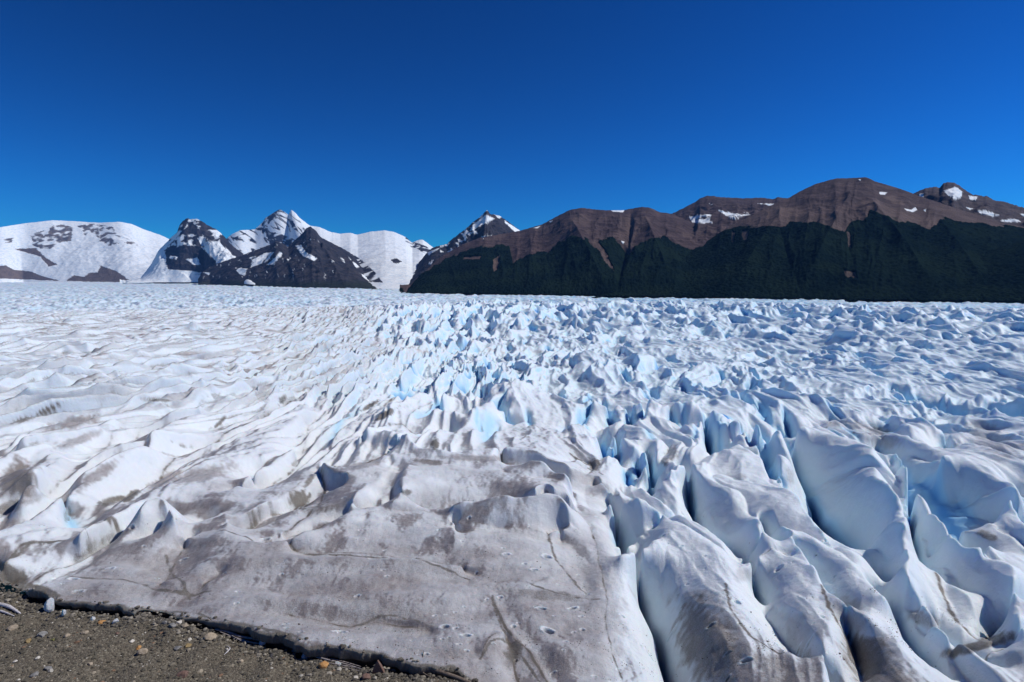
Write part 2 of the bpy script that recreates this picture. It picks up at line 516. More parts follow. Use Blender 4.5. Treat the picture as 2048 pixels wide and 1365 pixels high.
C(1.2, [(40, 890), (110, 898), (150, 880), (190, 862), (230, 838), (262, 818), (290, 800)])
Vl(-0.3, [(0, 900), (60, 868), (130, 850), (180, 826), (225, 805), (255, 785)], g=.3)
C(1.5, [(0, 880), (75, 850), (130, 825), (165, 805), (200, 790), (232, 762)])
C(1.6, [(-40, 945), (36, 910), (70, 905), (104, 922), (90, 945), (70, 975), (40, 1005)])
Vl(-0.9, [(0, 915), (20, 918), (35, 925), (0, 945), (-60, 965)])
C(0.8, [(240, 905), (270, 895), (297, 900), (265, 930)])
Vl(-0.6, [(400, 850), (440, 835), (480, 800), (500, 780)], g=.3)
C(1.5, [(340, 830), (380, 820), (430, 835), (460, 815), (490, 780), (520, 760)])
C(1.6, [(520, 830), (560, 800), (580, 775), (600, 760)])
# -- middle left
C(3.0, [(907, 867), (920, 855), (939, 849), (968, 853), (982, 863)])
Vl(-0.8, [(903, 878), (903, 898)], b=.4)
Vl(-2.6, [(868, 872), (876, 845), (880, 808)], b=1.0)
C(3.2, [(740, 850), (790, 820), (836, 792), (859, 779), (868, 800), (872, 830)])
C(2.0, [(720, 862), (760, 868), (800, 850), (850, 870)], g=.5)
Vl(-1.0, [(700, 855), (745, 838), (790, 812), (820, 790)], g=.5)
C(3.2, [(929, 851), (957, 817), (984, 792), (1014, 758)])
Vl(-0.8, [(905, 852), (922, 830), (945, 812)], b=.25)
Vl(-2.8, [(953, 813), (972, 795), (985, 772)], b=.9)
C(2.6, [(880, 785), (905, 770), (930, 765), (955, 752)])
C(2.4, [(1010, 810), (1040, 795), (1075, 790), (1100, 800)])
Vl(-1.6, [(1000, 830), (1012, 845), (1030, 850)], b=.6)
C(2.0, [(985, 868), (1020, 860), (1050, 845), (1080, 850), (1085, 880)], g=.3)
Vl(-1.2, [(995, 875), (1020, 882), (1050, 875)], b=.3, g=.4)
Vl(-1.5, [(1145, 855), (1150, 880)], b=.7)
C(2.0, [(1100, 880), (1120, 855), (1150, 845), (1170, 855)])

# thin bands of dirt melted out on the surface
DIRTLINES = [[(440, 1078), (520, 1090), (640, 1105), (760, 1115), (860, 1135), (940, 1152)], [(1060, 1168), (1120, 1183), (1200, 1196)], [(1449, 1195), (1459, 1242), (1479, 1273), (1507, 1302), (1560, 1340)],
             [(120, 1145), (250, 1150), (330, 1168), (420, 1172)], [(985, 1185), (992, 1215), (1010, 1255), (1035, 1285), (1062, 1315), (1085, 1350), (1100, 1390)], [(960, 1305), (985, 1278), (1010, 1266)],
             [(560, 1285), (650, 1292), (760, 1312), (860, 1338)], [(0, 1088), (50, 1050), (80, 1018)], [(10, 1128), (60, 1095), (110, 1088), (178, 1074), (235, 1050)], [(700, 1228), (780, 1215), (840, 1230)],
             [(380, 1180), (350, 1140), (330, 1100)], [(1095, 1072), (1110, 1110), (1140, 1145), (1175, 1180)], [(1640, 1210), (1655, 1250), (1690, 1290), (1700, 1330)], [(1870, 1170), (1905, 1235), (1960, 1290)],
             [(620, 985), (600, 1005), (625, 1022), (660, 1018)], [(1140, 905), (1180, 925), (1205, 955)], [(200, 1210), (330, 1200), (480, 1240), (600, 1270)]]
ZB = -30.0
AZ0, AZ1 = R(-50), R(50)


def base_z(X, Y):
    """mean surface of the glacier"""
    r = np.hypot(X, Y)
    a = np.arctan2(X, Y)
    right = sstep(-0.45, 0.05, a)
    hump = -3.0 * sstep(180, 500, r) * right
    d0 = 640 - 270 * (1 - right)
    drop = -48 * sstep(d0, 1900 - 500 * right, r)
    z = ZB + hump + drop
    return z


EDGE = [(-420, 1090), (-200, 1120), (-60, 1150), (0, 1166), (40, 1190), (80, 1204), (115, 1214), (200, 1224), (262, 1231),
        (290, 1222), (345, 1240), (400, 1252), (480, 1274), (540, 1292), (600, 1307), (660, 1320), (740, 1334), (790, 1347),
        (850, 1356), (930, 1372), (1000, 1410), (1150, 1560), (1300, 1800)]
edge_xy = np.stack(to_ground(*np.array(EDGE, float).T, -30.1), -1)
edge_xy = catmull(edge_xy, 8)


def edge_dist(X, Y):
    """signed distance to the ice edge (positive on the ice) and unit vector into the ice"""
    sh = X.shape
    X = X.ravel(); Y = Y.ravel()
    best = np.full(X.shape, 1e9); sg = np.ones(X.shape); nx = np.zeros(X.shape); ny = np.ones(X.shape)
    px_ = np.zeros(X.shape); py_ = np.zeros(X.shape)
    for i in range(len(edge_xy) - 1):
        ax, ay = edge_xy[i]; bx, by = edge_xy[i + 1]
        ex, ey = bx - ax, by - ay
        L2 = ex * ex + ey * ey
        t = np.clip(((X - ax) * ex + (Y - ay) * ey) / L2, 0, 1)
        cx, cy = ax + t * ex, ay + t * ey
        d = np.hypot(X - cx, Y - cy)
        k = d < best
        best = np.where(k, d, best)
        sg = np.where(k, np.sign(ex * (Y - ay) - ey * (X - ax)), sg)
        L = math.sqrt(L2)
        nx = np.where(k, -ey / L, nx); ny = np.where(k, ex / L, ny)
        px_ = np.where(k, cx, px_); py_ = np.where(k, cy, py_)
    r = lambda q: q.reshape(sh)
    return r(best * sg), r(nx), r(ny), r(px_), r(py_)


# dirt and grit patches lying on the ice: (px, py, rx, ry, turn in degrees, dirt, grit)
BLOBS = [(1420, 1290, 110, 75, 60, .9, .62), (1400, 1200, 60, 28, 10, .6, .3), (1560, 1350, 90, 50, 30, .7, .5), (1740, 1320, 75, 45, 50, .9, .7), (1790, 1370, 60, 50, 50, .9, .6),
         (1700, 1230, 70, 30, 40, .6, .2), (1600, 1260, 45, 50, 30, .5, .1), (1620, 1340, 30, 60, 0, .6, .4), (1850, 1240, 40, 18, 20, .6, .4),
         (1960, 1290, 90, 14, -15, .6, .8), (2030, 1320, 30, 20, 30, .5, .3), (1485, 1150, 20, 15, 0, .4, .2),
         (1200, 1250, 60, 90, 0, .5, .1), (1090, 1190, 90, 14, 6, .7, .6), (1020, 1180, 18, 10, 0, .3, .5), (1030, 1300, 18, 40, 15, .6, .8),
         (700, 1125, 190, 18, 5, .7, .3), (850, 1135, 120, 16, 12, .7, .4), (620, 1230, 160, 40, 10, .7, .4), (760, 1230, 160, 45, 12, .7, .45),
         (850, 1290, 120, 40, 14, .7, .35), (500, 1120, 90, 26, 5, .8, .3), (330, 1130, 90, 50, -25, .8, .2), (270, 1170, 120, 26, -10, .7, .3),
         (180, 1190, 90, 18, 5, .7, .4), (420, 1210, 130, 30, 5, .6, .2), (700, 1280, 160, 30, 12, .6, .3), (1100, 1330, 90, 40, 5, .6, .35), (20, 1150, 25, 60, -60, .7, .95),
         (85, 1180, 60, 9, 20, .7, .9), (40, 960, 45, 45, -40, 1., .55), (15, 1015, 40, 16, -25, .8, .6), (60, 1000, 40, 12, -20, .5, .4),
         (230, 1000, 40, 9, -15, .6, .85), (262, 992, 30, 9, -35, .6, .9), (45, 840, 30, 6, -15, .7, .7), (95, 820, 35, 7, -25, .7, .9), (150, 845, 60, 14, -12, .9, .3),
         (195, 950, 60, 14, -35, .9, .2), (160, 880, 60, 10, -20, .7, .1), (310, 800, 40, 4, 5, .5, .8), (330, 960, 50, 12, -30, .9, .3), (400, 950, 80, 18, -12, .8, .2),
         (440, 845, 20, 5, -45, .6, .9), (600, 1000, 22, 26, -50, .6, .95), (640, 1020, 50, 10, -10, .6, .6), (620, 960, 20, 8, -50, .6, .7), (770, 830, 30, 8, -30, .5, .95),
         (740, 812, 22, 5, -30, .5, .9), (870, 888, 10, 14, 0, .4, .9), (1190, 930, 14, 16, 40, .5, 1.0), (1175, 960, 60, 14, 25, .6, .35), (860, 925, 40, 8, 5, .8, .6),
         (950, 917, 90, 8, 2, .7, .4), (730, 930, 60, 10, -12, .7, .4), (815, 985, 14, 8, 0, .4, .8), (1345, 905, 14, 20, 20, .3, .6), (1330, 925, 10, 12, 0, .3, .7),
         (1755, 862, 25, 10, 10, .5, .5), (1700, 850, 60, 10, 5, .5, .2), (1760, 880, 50, 16, 15, .5, .1), (1985, 880, 70, 30, 30, .5, .15), (1975, 1072, 30, 9, 20, .4, .7),
         (1580, 950, 10, 25, -10, .2, .4), (1645, 1060, 12, 9, 0, .3, .4), (565, 800, 12, 8, -60, .4, .8), (525, 790, 20, 20, -40, .5, .4), (1480, 955, 14, 8, 0, .3, .4)]


def glacier_patch(r0, r1, az_step, ln_step, net, drop_first=0.0):
    nc = int((AZ1 - AZ0) / az_step) + 1
    nr = int(math.log(r1 / r0) / ln_step) + 1
    az = np.linspace(AZ0, AZ1, nc)
    lr = np.linspace(math.log(r0), math.log(r1), nr)
    A, L = np.meshgrid(az, lr)
    RR = np.exp(L).astype(F)
    A = A.astype(F)
    X = RR * np.sin(A); Y = RR * np.cos(A)
    left = 1 - sstep(-0.46, 0.02, A)           # 1 on the left side
    # slow domain warp
    wx = fbm(X / 37, Y / 37, 2, 3) * 9 + perlin(X / 11, Y / 11, 8) * 1.6
    wy = fbm(X / 41, Y / 41, 2, 5) * 9 + perlin(X / 12, Y / 12, 9) * 1.6
    th = 0.42 * left + 0.05
    ct, st = np.cos(th), np.sin(th)
    S = (X + wx) * ct - (Y + wy) * st            # across the ridges
    T = (X + wx) * st + (Y + wy) * ct            # along them
    # seracs: sharp crests
    big = ridged(S / 24, T / 95, 4, 21, 0.45)
    mid = ridged(S / 10.0 + big * .8, T / 38, 3, 31, 0.5)
    hump = fbm(X / 60, Y / 60, 3, 41)
    sharp = 1 - 0.75 * sstep(0.1, 0.35, perlin(X / 55, Y / 70, 77)) * sstep(0.05, 0.3, A)
    # sheets on the left: long saw-tooth sheets
    ph = S / 6.6 + 0.9 * perlin(S / 26, T / 110, 51) + 0.30 * perlin(S / 8, T / 34, 52) + 0.10 * perlin(S / 3, T / 9, 54)
    fr = ph - np.floor(ph)
    saw = np.where(fr < 0.62, fr / 0.62, (1 - fr) / 0.38)
    amp = 0.5 + 1.0 * np.clip(perlin(S / 18, T / 60, 53) + 0.35, 0, 1)
    saw = (saw ** 1.25) * amp
    ph2 = S / 3.0 + 0.8 * perlin(S / 12, T / 45, 151) + 0.3 * perlin(S / 4, T / 14, 152)
    fr2 = ph2 - np.floor(ph2)
    saw = saw + 0.42 * (np.where(fr2 < 0.65, fr2 / 0.65, (1 - fr2) / 0.35) - .5) * np.clip(perlin(S / 9, T / 30, 153) + .5, 0, 1)
    far = sstep(900, 2000, RR)
    pr = (big * 6.2 + mid * 3.2 - 4.1) * sharp + hump * 3.0
    pl = saw * 3.6 - 1.8 + big * 3.4 - 1.3 + hump * 2.0 + (mid - 0.35) * 1.2
    mixlr = sstep(0.25, 0.75, left + 0.25 * perlin(X / 60, Y / 60, 61))
    P = pr * (1 - mixlr) + pl * mixlr
    fr_amp = 1 + 0.3 * sstep(300, 700, RR)
    P = P * fr_amp * (1 - 0.45 * far * (1 - left))
    if r1 > 900:
        P = P * (1 - 0.5 * sstep(850, 1300, RR)) + far * (ridged(X / 60, Y / 90, 3, 91) * 11 + ridged(X / 15, Y / 24, 2, 92) * 8 - 8) * np.minimum(0.80 + 0.6 * left + RR / 5200, 2.2)
    teeth = ridged((S + 3 * perlin(X / 14, Y / 14, 66)) / 30, T / 62, 3, 67, 0.55)
    P = P * (1 - 0.2 * sstep(200, 420, RR)) + (teeth * 12 - 4.0 + 3.0 * np.exp(-((RR - 590) / 110) ** 2)) * sstep(230, 420, RR) * (1 - sstep(780, 1000, RR)) * (1 - 0.65 * left)
    dome = np.abs(fbm(S / 46 + 3, T / 75, 2, 131, 0.35)) ** 0.62 * 9 - 3.2 + np.abs(perlin(S / 15, T / 26, 133)) ** .8 * 1.6
    dm = sstep(0.10, 0.26, A + 0.05 * perlin(X / 50, Y / 50, 134)) * sstep(140, 200, RR) * (1 - sstep(430, 540, RR))
    P = P * (1 - 0.30 * dm) + dome * dm * 0.5
    # explicit network
    if net:
        slot = np.zeros(X.shape, F)
        mk = {t: np.zeros(X.shape, bool) for t in ('c', 'v', 'a', 'b', 'g')}
        vl = {t: np.zeros(X.shape, F) for t in ('c', 'v', 'a', 'b', 'g')}
        gritm = np.zeros(X.shape, F)
        rng = np.random.RandomState(5)
        for (ty, h, b, g, pts) in LINES:
            p = np.array(pts, float)
            hv = np.interp(np.arange(len(p)), np.linspace(0, len(p) - 1, len(h)), h) if isinstance(h, tuple) else np.full(len(p), float(h))
            gx, gy = to_ground(p[:, 0], p[:, 1], ZB + hv)
            a_ = np.arctan2(gx, gy); l_ = np.log(np.hypot(gx, gy))
            q = catmull(np.stack([a_, l_], -1), 30)
            seg = np.hypot(*np.diff(q, axis=0).T)
            cum = np.concatenate([[0], np.cumsum(seg)])
            n = max(int(cum[-1] / (az_step * 0.5)), 4)
            t = np.linspace(0, cum[-1], n)
            qa = np.interp(t, cum, q[:, 0]); ql = np.interp(t, cum, q[:, 1])
            s0 = rng.randint(1000)
            qa = qa + 0.0030 * fbm(t / 0.035, t * 0 + s0 + .37, 3, 2)
            ql = ql + 0.0030 * fbm(t / 0.035, t * 0 + s0 + 9.7, 3, 4)
            e = t / cum[-1]
            taper = sstep(0, 0.08, e) * sstep(0, 0.08, 1 - e)
            h = np.interp(t / cum[-1], np.linspace(0, 1, len(hv)), hv)
            hh = h + (0.18 * np.abs(h) + .05) * fbm(t / 0.05, t * 0 + s0 + .5, 3, 6)
            ci = np.round((qa - AZ0) / (AZ1 - AZ0) * (nc - 1)).astype(int)
            ri = np.round((ql - math.log(r0)) / math.log(r1 / r0) * (nr - 1)).astype(int)
            ok = (ci >= 0) & (ci < nc) & (ri >= 0) & (ri < nr)
            ci, ri, hh = ci[ok], ri[ok], hh[ok]; taper = taper[ok]
            mk[ty][ri, ci] = True; vl[ty][ri, ci] = hh
            mk['a'][ri, ci] = True; vl['a'][ri, ci] = 1.0 if ty == 'c' else 0.0
            mk['b'][ri, ci] = True; vl['b'][ri, ci] = b * taper
            gritm[ri, ci] = np.maximum(gritm[ri, ci], g * taper)
            if ty == 'v' and h.min() <= -1.5:
                slot[ri, ci] = np.maximum(slot[ri, ci], taper * (-h.min() - 0.5))
        # a valley cell next to a crest cell: let the crest win
        Hc = diffuse(mk['c'], vl['c'])
        Hv = diffuse(mk['v'], vl['v'])
        U = diffuse(mk['a'], vl['a'])
        B = diffuse(mk['b'], vl['b'])
        U = blur(U, 3); Hc = blur(Hc, 6); Hv = blur(Hv, 6)
        rnd = sstep(-0.05, 0.25, A)              # right: rounded crests, sharp valleys
        slotw = blur(slot, 9) * 6.0
        dl = np.zeros(X.shape, F)
        for pts in DIRTLINES:
            p = np.array(pts, float)
            gx, gy = to_ground(p[:, 0], p[:, 1], ZB + 0.8)
            q = catmull(np.stack([np.arctan2(gx, gy), np.log(np.hypot(gx, gy))], -1), 400)
            t = np.arange(len(q)) * az_step * .3
            q[:, 0] += 0.004 * fbm(t / 0.03, t * 0 + p[0, 0], 3, 9); q[:, 1] += 0.004 * fbm(t / 0.03, t * 0 + p[0, 1], 3, 10)
            ci = np.clip(np.round((q[:, 0] - AZ0) / (AZ1 - AZ0) * (nc - 1)).astype(int), 0, nc - 1)
            ri = np.clip(np.round((q[:, 1] - math.log(r0)) / math.log(r1 / r0) * (nr - 1)).astype(int), 0, nr - 1)
            dl[ri, ci] = np.clip(0.75 + 0.6 * perlin(t / 0.02, t * 0 + 3.3, 12), 0, 1)
        dl = blur(dl, 3) * 2.6 + blur(dl, 30) * 3.0
        Us = U * (1 - rnd) + rnd * np.sin(np.clip(U, 0, 1) * PI / 2) ** (0.72 + 0.6 * sstep(50, 75, RR))
        Us = Us + 0.1 * np.sin(2 * PI * U) * (1 - rnd) * -1
        H = Hv + (Hc - Hv) * Us
        dst = blur(gritm, 3) * 5.0
        dstw = blur(gritm, 14) * 5.0
        w = 1 - sstep(120, 175, RR + 14 * perlin(X / 20, Y / 20, 71))
        apron_px, apron_py = to_px(X, Y, X * 0 + ZB)
        calm = sstep(930, 990, apron_py) * (1 - sstep(1190, 1260, apron_px)) * sstep(330, 420, apron_px + (apron_py - 1000) * 1.5)
        calm = np.maximum(calm, sstep(1180, 1230, apron_py) * (1 - sstep(1190, 1260, apron_px)))
        rt = sstep(0.04, 0.14, A)
        det = (0.42 - 0.24 * rt) * fbm(X / 3.1, Y / 4.3, 3, 81) + rt * 0.22 * (ridged(S / 2.8, T / 15, 3, 125, 0.55) - 0.4) * (1 + 1.4 * sstep(55, 85, RR))
        det = (det + 0.10 * perlin(X / 1.7, Y / 2.4, 83))
        det = det + rt * sstep(52, 75, RR) * (np.abs(perlin(S / 6.2, T / 27, 161)) ** .7 * 2.3 - 0.85)
        det = det * (1 - 0.65 * calm)
        proc_in = (0.10 + (0.26 + 0.12 * left) * (1 - calm) * sstep(62, 120, RR))
        det = det + calm * 0.55 * fbm(X / 8 + 7, Y / 3.4, 2, 171)
        Z0 = H * (1 + 0.35 * left) + det + P * proc_in * (1 - calm) - np.minimum(slotw, 5.5)
        Hh = Z0 * w + P * (1 - w)
        bl = np.clip(blur(np.where(mk['v'], vl['b'], 0).astype(F), 44) * 9.0, 0, 1)
        blue = np.clip(0.8 * bl + 0.42 * B * np.clip(1 - U, 0, 1) ** 2.0, 0, 1) * w
        blue = np.maximum(blue, sstep(1.5, 4.2, slotw))  # deep slots: blue ice, with the slot's shade also painted into the colour
        Uc = U
    else:
        dl = 0 * X; w = 0 * X; calm = 0 * X; dst = 0 * X; dstw = 0 * X
        Hh = P; blue = 0 * X; Uc = 0.5 + 0 * X
    # fine relief
    k1 = 1 - sstep(150, 420, RR)
    k2 = sstep(110, 190, RR) * (1 - sstep(700, 1100, RR)) * (1 - 0.15 * dm)
    Hh = Hh + k2 * ((ridged(S / 4.6 + 0.5 * big, T / 13.0, 3, 121, 0.55) - 0.4) * 2.3 * (0.5 + 0.5 * sstep(-0.3, 0.3, perlin(X / 40, Y / 40, 122))))
    Hh = Hh + 0.10 * fbm(X / 1.6, Y / 2.0, 3, 124, 0.6) * (1 - 0.6 * calm) * k1
    Hh = Hh + (0.035 * fbm(X / 0.9, Y / 0.9, 3, 86) + 0.045 * np.minimum(perlin(X / 0.45, Y / 0.35, 87), 0)) * k1
    if not net or True:
        Hh = Hh + 0.7 * ridged(S / 3.2, T / 8, 3, 84) * (1 - w) * (1 - 0.5 * far)
    Z = (base_z(X, Y) + Hh).astype(F)
    Z = blur(Z, 1)
    slotb = np.zeros(X.shape, F)
    rg = np.random.RandomState(21)
    for q in range(170):
        qx = rg.uniform(800, 2040); qy = 640 + 250 * rg.rand() ** 1.2
        wx_, wy_ = to_ground(qx, qy, ZB)
        rr_ = math.hypot(wx_, wy_)
        ln_ = rg.uniform(2.5, 6.5) * (1 + rr_ / 500); wd_ = ln_ * rg.uniform(.10, .2); dp_ = ln_ * rg.uniform(.35, .7)
        an = (0.45 if qx < 950 else 0.1) + rg.uniform(-.25, .25)
        if not (r0 * .95 < rr_ < r1 * 1.02): continue
        a_ = math.atan2(wx_, wy_)
        c0 = int((a_ - AZ0) / (AZ1 - AZ0) * (nc - 1)); r0_ = int((math.log(rr_) - math.log(r0)) / math.log(r1 / r0) * (nr - 1))
        kc = int(2 * ln_ / (rr_ * az_step)) + 2; kr = int(2 * ln_ / (rr_ * ln_step)) + 2
        sl = (slice(max(r0_ - kr, 0), max(r0_ + kr, 0)), slice(max(c0 - kc, 0), max(c0 + kc, 0)))
        dx = X[sl] - wx_; dy = Y[sl] - wy_
        if dx.size == 0: continue
        al = (dx * math.sin(an) + dy * math.cos(an)) / ln_
        ac = (dx * math.cos(an) - dy * math.sin(an) + 0.25 * wd_ * perlin(dy / 2, dy * 0 + q + .5, 3)) / wd_
        g_ = np.exp(-al ** 4) * np.exp(-np.abs(ac) ** 1.6) * (1 - w[sl] * .6)
        Z[sl] -= dp_ * g_
        slotb[sl] = np.maximum(slotb[sl], g_ ** .6)
    # slopes across, in world metres
    gx_ = np.gradient(Z, axis=1) / (RR * F(az_step))       # along azimuth: + rises to the right
    gy_ = np.gradient(Z, axis=0) / (RR * F(ln_step))
    slope = np.hypot(gx_, gy_)
    curv = Z - blur(Z, 8 if net else 4)
    lowness = np.clip(-(Hh - blur(Hh, 30)) / 2.0, 0, 1)
    # blue: bare ice where steep walls stand in hollows
    bn = 0.5 + 0.5 * fbm(X / 18, Y / 18, 2, 95)
    pb = sstep(0.9, 1.9, slope) * (0.14 + 0.45 * lowness) * (0.5 + bn) * (1 - calm) * (1 - 0.75 * left)
    pb = pb + 0.34 * lowness * (1 - calm) * (0.25 + 0.75 * sstep(-0.12, 0.08, A))
    pb = pb + (0.10 + 0.07 * sstep(-0.3, 0.3, A)) * (1 - calm) + (0.07 + 0.12 * perlin(X / 90, Y / 240, 93)) * far
    blue = np.clip(np.maximum(blue, pb * (1 - 0.55 * w)), 0, 1)
    blue = np.maximum(blue, slotb * .7)
    # dirt: gentle faces turned left keep it, and more of it near the moraine and on the left
    reg = 0.92 * (1 - sstep(60, 150, RR + 25 * perlin(X / 30, Y / 30, 96)) * 0.75)
    reg = reg * (1 - 0.85 * sstep(0.06, 0.24, A) * sstep(42, 60, RR))
    reg = np.maximum(reg * (1 - 0.8 * sstep(180, 600, RR)), (0.85 - 0.5 * sstep(150, 500, RR)) * left * (1 - 0.6 * sstep(500, 1500, RR)))
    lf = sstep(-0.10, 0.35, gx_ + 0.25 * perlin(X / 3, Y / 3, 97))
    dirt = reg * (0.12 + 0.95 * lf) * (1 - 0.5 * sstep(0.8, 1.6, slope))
    lw = mixlr * (1 - w) * (1 - sstep(450, 1100, RR))
    band = sstep(0.02, 0.12, fr) * (1 - sstep(0.55, 0.64, fr)) * sstep(-0.35, 0.25, perlin(S / 20, T / 45, 141))
    rise = sstep(0.02, 0.12, fr) * (1 - sstep(0.55, 0.64, fr)) * 0.52 + sstep(0.05, 0.15, fr2) * (1 - sstep(0.55, 0.66, fr2)) * 0.30 + 0.07
    dirt = np.maximum(dirt * (1 - .5 * lw), lw * np.maximum(band * 0.85, rise))
    dirt = np.maximum(dirt, calm * (0.27 + 0.46 * sstep(1030, 1180, apron_py if net else RR * 0) + 0.40 * fbm(X / 9 + 4, Y / 3.5, 3, 98)))
    dirt = dirt + 0.05 * left * (1 - 0.6 * sstep(500, 2500, RR)) + dstw * 0.5 * (1 - 0.8 * sstep(0.05, 0.2, A))
    dirt = dirt - 0.8 * sstep(0.25, 0.55, blue)
    grit = -0.06 + dst * (0.8 + 0.6 * perlin(X / 1.2, Y / 1.2, 99)) + dstw * 0.25 * (0.5 + perlin(X / 2, Y / 2, 100))
    # thin dirt lines in creases of the left sheets
    crease = sstep(0.02, 0.12, -curv / (RR / 90) ** .7) * (0.25 + 0.75 * left) * (1 - sstep(300, 800, RR)) * sstep(0.0, 0.4, perlin(X / 9, Y / 9, 101) + 0.2)
    grit = np.maximum(grit, 0.6 * crease * (1 - calm))
    grit = np.maximum(grit, np.clip(dl, 0, .8))
    dirt = np.maximum(dirt, np.clip(dl * .8, 0, .75))
    ln0 = np.exp(-((np.minimum(fr, 1 - fr)) / 0.022) ** 2) + 0.8 * np.exp(-((fr - 0.62) / 0.022) ** 2)
    grit = np.maximum(grit, 0.75 * ln0 * lw * sstep(-0.15, 0.3, perlin(S / 9, T / 22, 142)) * (1 - sstep(300, 650, RR)))
    if net:
        px_, py_ = to_px(X, Y, Z)
        for (bx, by, rx, ry, an, dd, gg) in BLOBS:
            ca, sa = math.cos(R(an)), math.sin(R(an))
            m_ = (np.abs(px_ - bx) < 2.6 * max(rx, ry)) & (np.abs(py_ - by) < 2.6 * max(rx, ry))
            ii = np.nonzero(m_)
            if len(ii[0]) == 0: continue
            dx = px_[ii] - bx; dy = py_[ii] - by
            xx, yy = X[ii], Y[ii]
            q = np.hypot((dx * ca + dy * sa) / rx, (-dx * sa + dy * ca) / ry)
            q = q * (1 + 0.35 * perlin(xx / 2.2, yy / 2.2, 102)) + 0.25 * perlin(xx / .6, yy / .6, 103)
            wgt = 1 - sstep(0.45, 1.25, q)
            dirt[ii] = np.maximum(dirt[ii], dd * wgt)
            grit[ii] = np.maximum(grit[ii], gg * wgt)
    # melt pits near the camera
    if net:
        rg = np.random.RandomState(8)
        for q in range(210):
            qx, qy = rg.uniform(60, 1700), rg.uniform(1010, 1365)
            wx_, wy_ = to_ground(qx, qy, ZB + 0.5)
            rad = rg.uniform(0.10, 0.24) if rg.rand() < .85 else rg.uniform(0.28, 0.5)
            el = rg.uniform(0.35, 0.8); an = rg.uniform(-0.5, 0.5)
            a_ = math.atan2(wx_, wy_); l_ = math.log(math.hypot(wx_, wy_))
            c0 = int((a_ - AZ0) / (AZ1 - AZ0) * (nc - 1)); r0_ = int((l_ - math.log(r0)) / math.log(r1 / r0) * (nr - 1))
            kk = int(3 * rad / (math.exp(l_) * az_step)) + 2
            sl = (slice(max(r0_ - kk, 0), r0_ + kk), slice(max(c0 - kk, 0), c0 + kk))
            dx = X[sl] - wx_; dy = Y[sl] - wy_
            u_ = (dx * math.cos(an) + dy * math.sin(an)) / rad
            v_ = (-dx * math.sin(an) + dy * math.cos(an)) / (rad * el)
            d_ = np.hypot(u_, v_)
            Z[sl] -= (rad * 0.9 * (1 - sstep(0.5, 1.1, d_)) - rad * 0.12 * np.exp(-((d_ - 1.4) / .35) ** 2))
            grit[sl] = np.maximum(grit[sl], 0.75 * (1 - sstep(0.3, 0.9, d_)))
            dirt[sl] = dirt[sl] * (1 - 0.8 * np.exp(-((d_ - 1.35) / .35) ** 2) * (dy > 0))
    keep = None
    if net:
        global NEAR
        NEAR = (r0, r1, nr, nc, Z.copy())
        sub = RR < 95
        rows = int(np.nonzero(sub[:, nc // 2])[0].max()) + 1
        s, nx, ny, ex_, ey_ = edge_dist(X[:rows].astype(float), Y[:rows].astype(float))
        s = s + 0.07 * perlin(X[:rows] / 0.5, Y[:rows] / 0.5, 111) + 0.25 * perlin(X[:rows] / 1.3, Y[:rows] / 1.3, 113) - 0.55 + 0.5 * perlin(X[:rows] / 3.1, Y[:rows] / 3.1, 112)
        lip = np.clip(1 - s / 1.1, 0, 1)
        inside = s >= 0
        Z[:rows] = np.where(inside, Z[:rows] - 0.15 * lip ** 3, Z[:rows])
        t = np.clip(-s, 0, None)
        under = 1.1 * (1 - np.exp(-t / 0.25)) * np.clip(t / 0.15, 0, 1)
        X2 = np.where(inside, X[:rows], X[:rows] + nx * (t + under))
        Y2 = np.where(inside, Y[:rows], Y[:rows] + ny * (t + under))
        zl = base_z(X2, Y2) - 0.16 + 0.1 * perlin(X[:rows] / .8, Y[:rows] / .8, 5)
        Z2 = np.where(inside, Z[:rows], np.minimum(zl, Z[:rows]) - 3.0 * t)
        X[:rows] = X2; Y[:rows] = Y2; Z[:rows] = Z2
        grit[:rows] = np.maximum(grit[:rows], np.where(inside, 1.0 * (1 - sstep(0.05, 0.6, s)), 1.0))
        dirt[:rows] = np.maximum(dirt[:rows], 0.7 * (1 - sstep(0.2, 2.2, s)))
        kv = np.ones(Z.shape, bool)
        kv[:rows] = s > -0.95
        keep = kv[:-1, :-1] & kv[1:, :-1] & kv[:-1, 1:] & kv[1:, 1:]
    if drop_first:
        Z[:3] -= np.array([drop_first, drop_first * .6, drop_first * .2])[:, None]
    V = np.stack([X, Y, Z], -1).reshape(-1, 3)
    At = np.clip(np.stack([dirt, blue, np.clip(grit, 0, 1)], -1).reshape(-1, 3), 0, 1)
    Q = grid_faces(nr, nc, keep, flip=True)
    if keep is not None:
        V, Q, at = compact(V, Q, {'masks': At})
        return V, Q, at['masks']
    return V, Q, At


QUAL = 1.0
parts = [glacier_patch(33, 262, 0.00128 / QUAL, 0.00125 / QUAL, True),
         glacier_patch(259, 905, 0.0015 / QUAL, 0.0018 / QUAL, False, 0.6),
         glacier_patch(895, 16000, 0.0016 / QUAL, 0.0042 / QUAL, False, 1.2)]
off = 0; Vs = []; Qs = []; As = []
for V, Q, A_ in parts:
    Vs.append(V); Qs.append(Q + off); As.append(A_); off += len(V)
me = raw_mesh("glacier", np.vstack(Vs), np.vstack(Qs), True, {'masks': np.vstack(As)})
ICE = mat_ice()
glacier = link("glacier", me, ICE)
tag(glacier, "vast crevassed glacier of white and blue ice with dirty edge at the gravel bank", kind="structure")
del parts, Vs, Qs, As

# ------------------------------------------------------------------ mountains


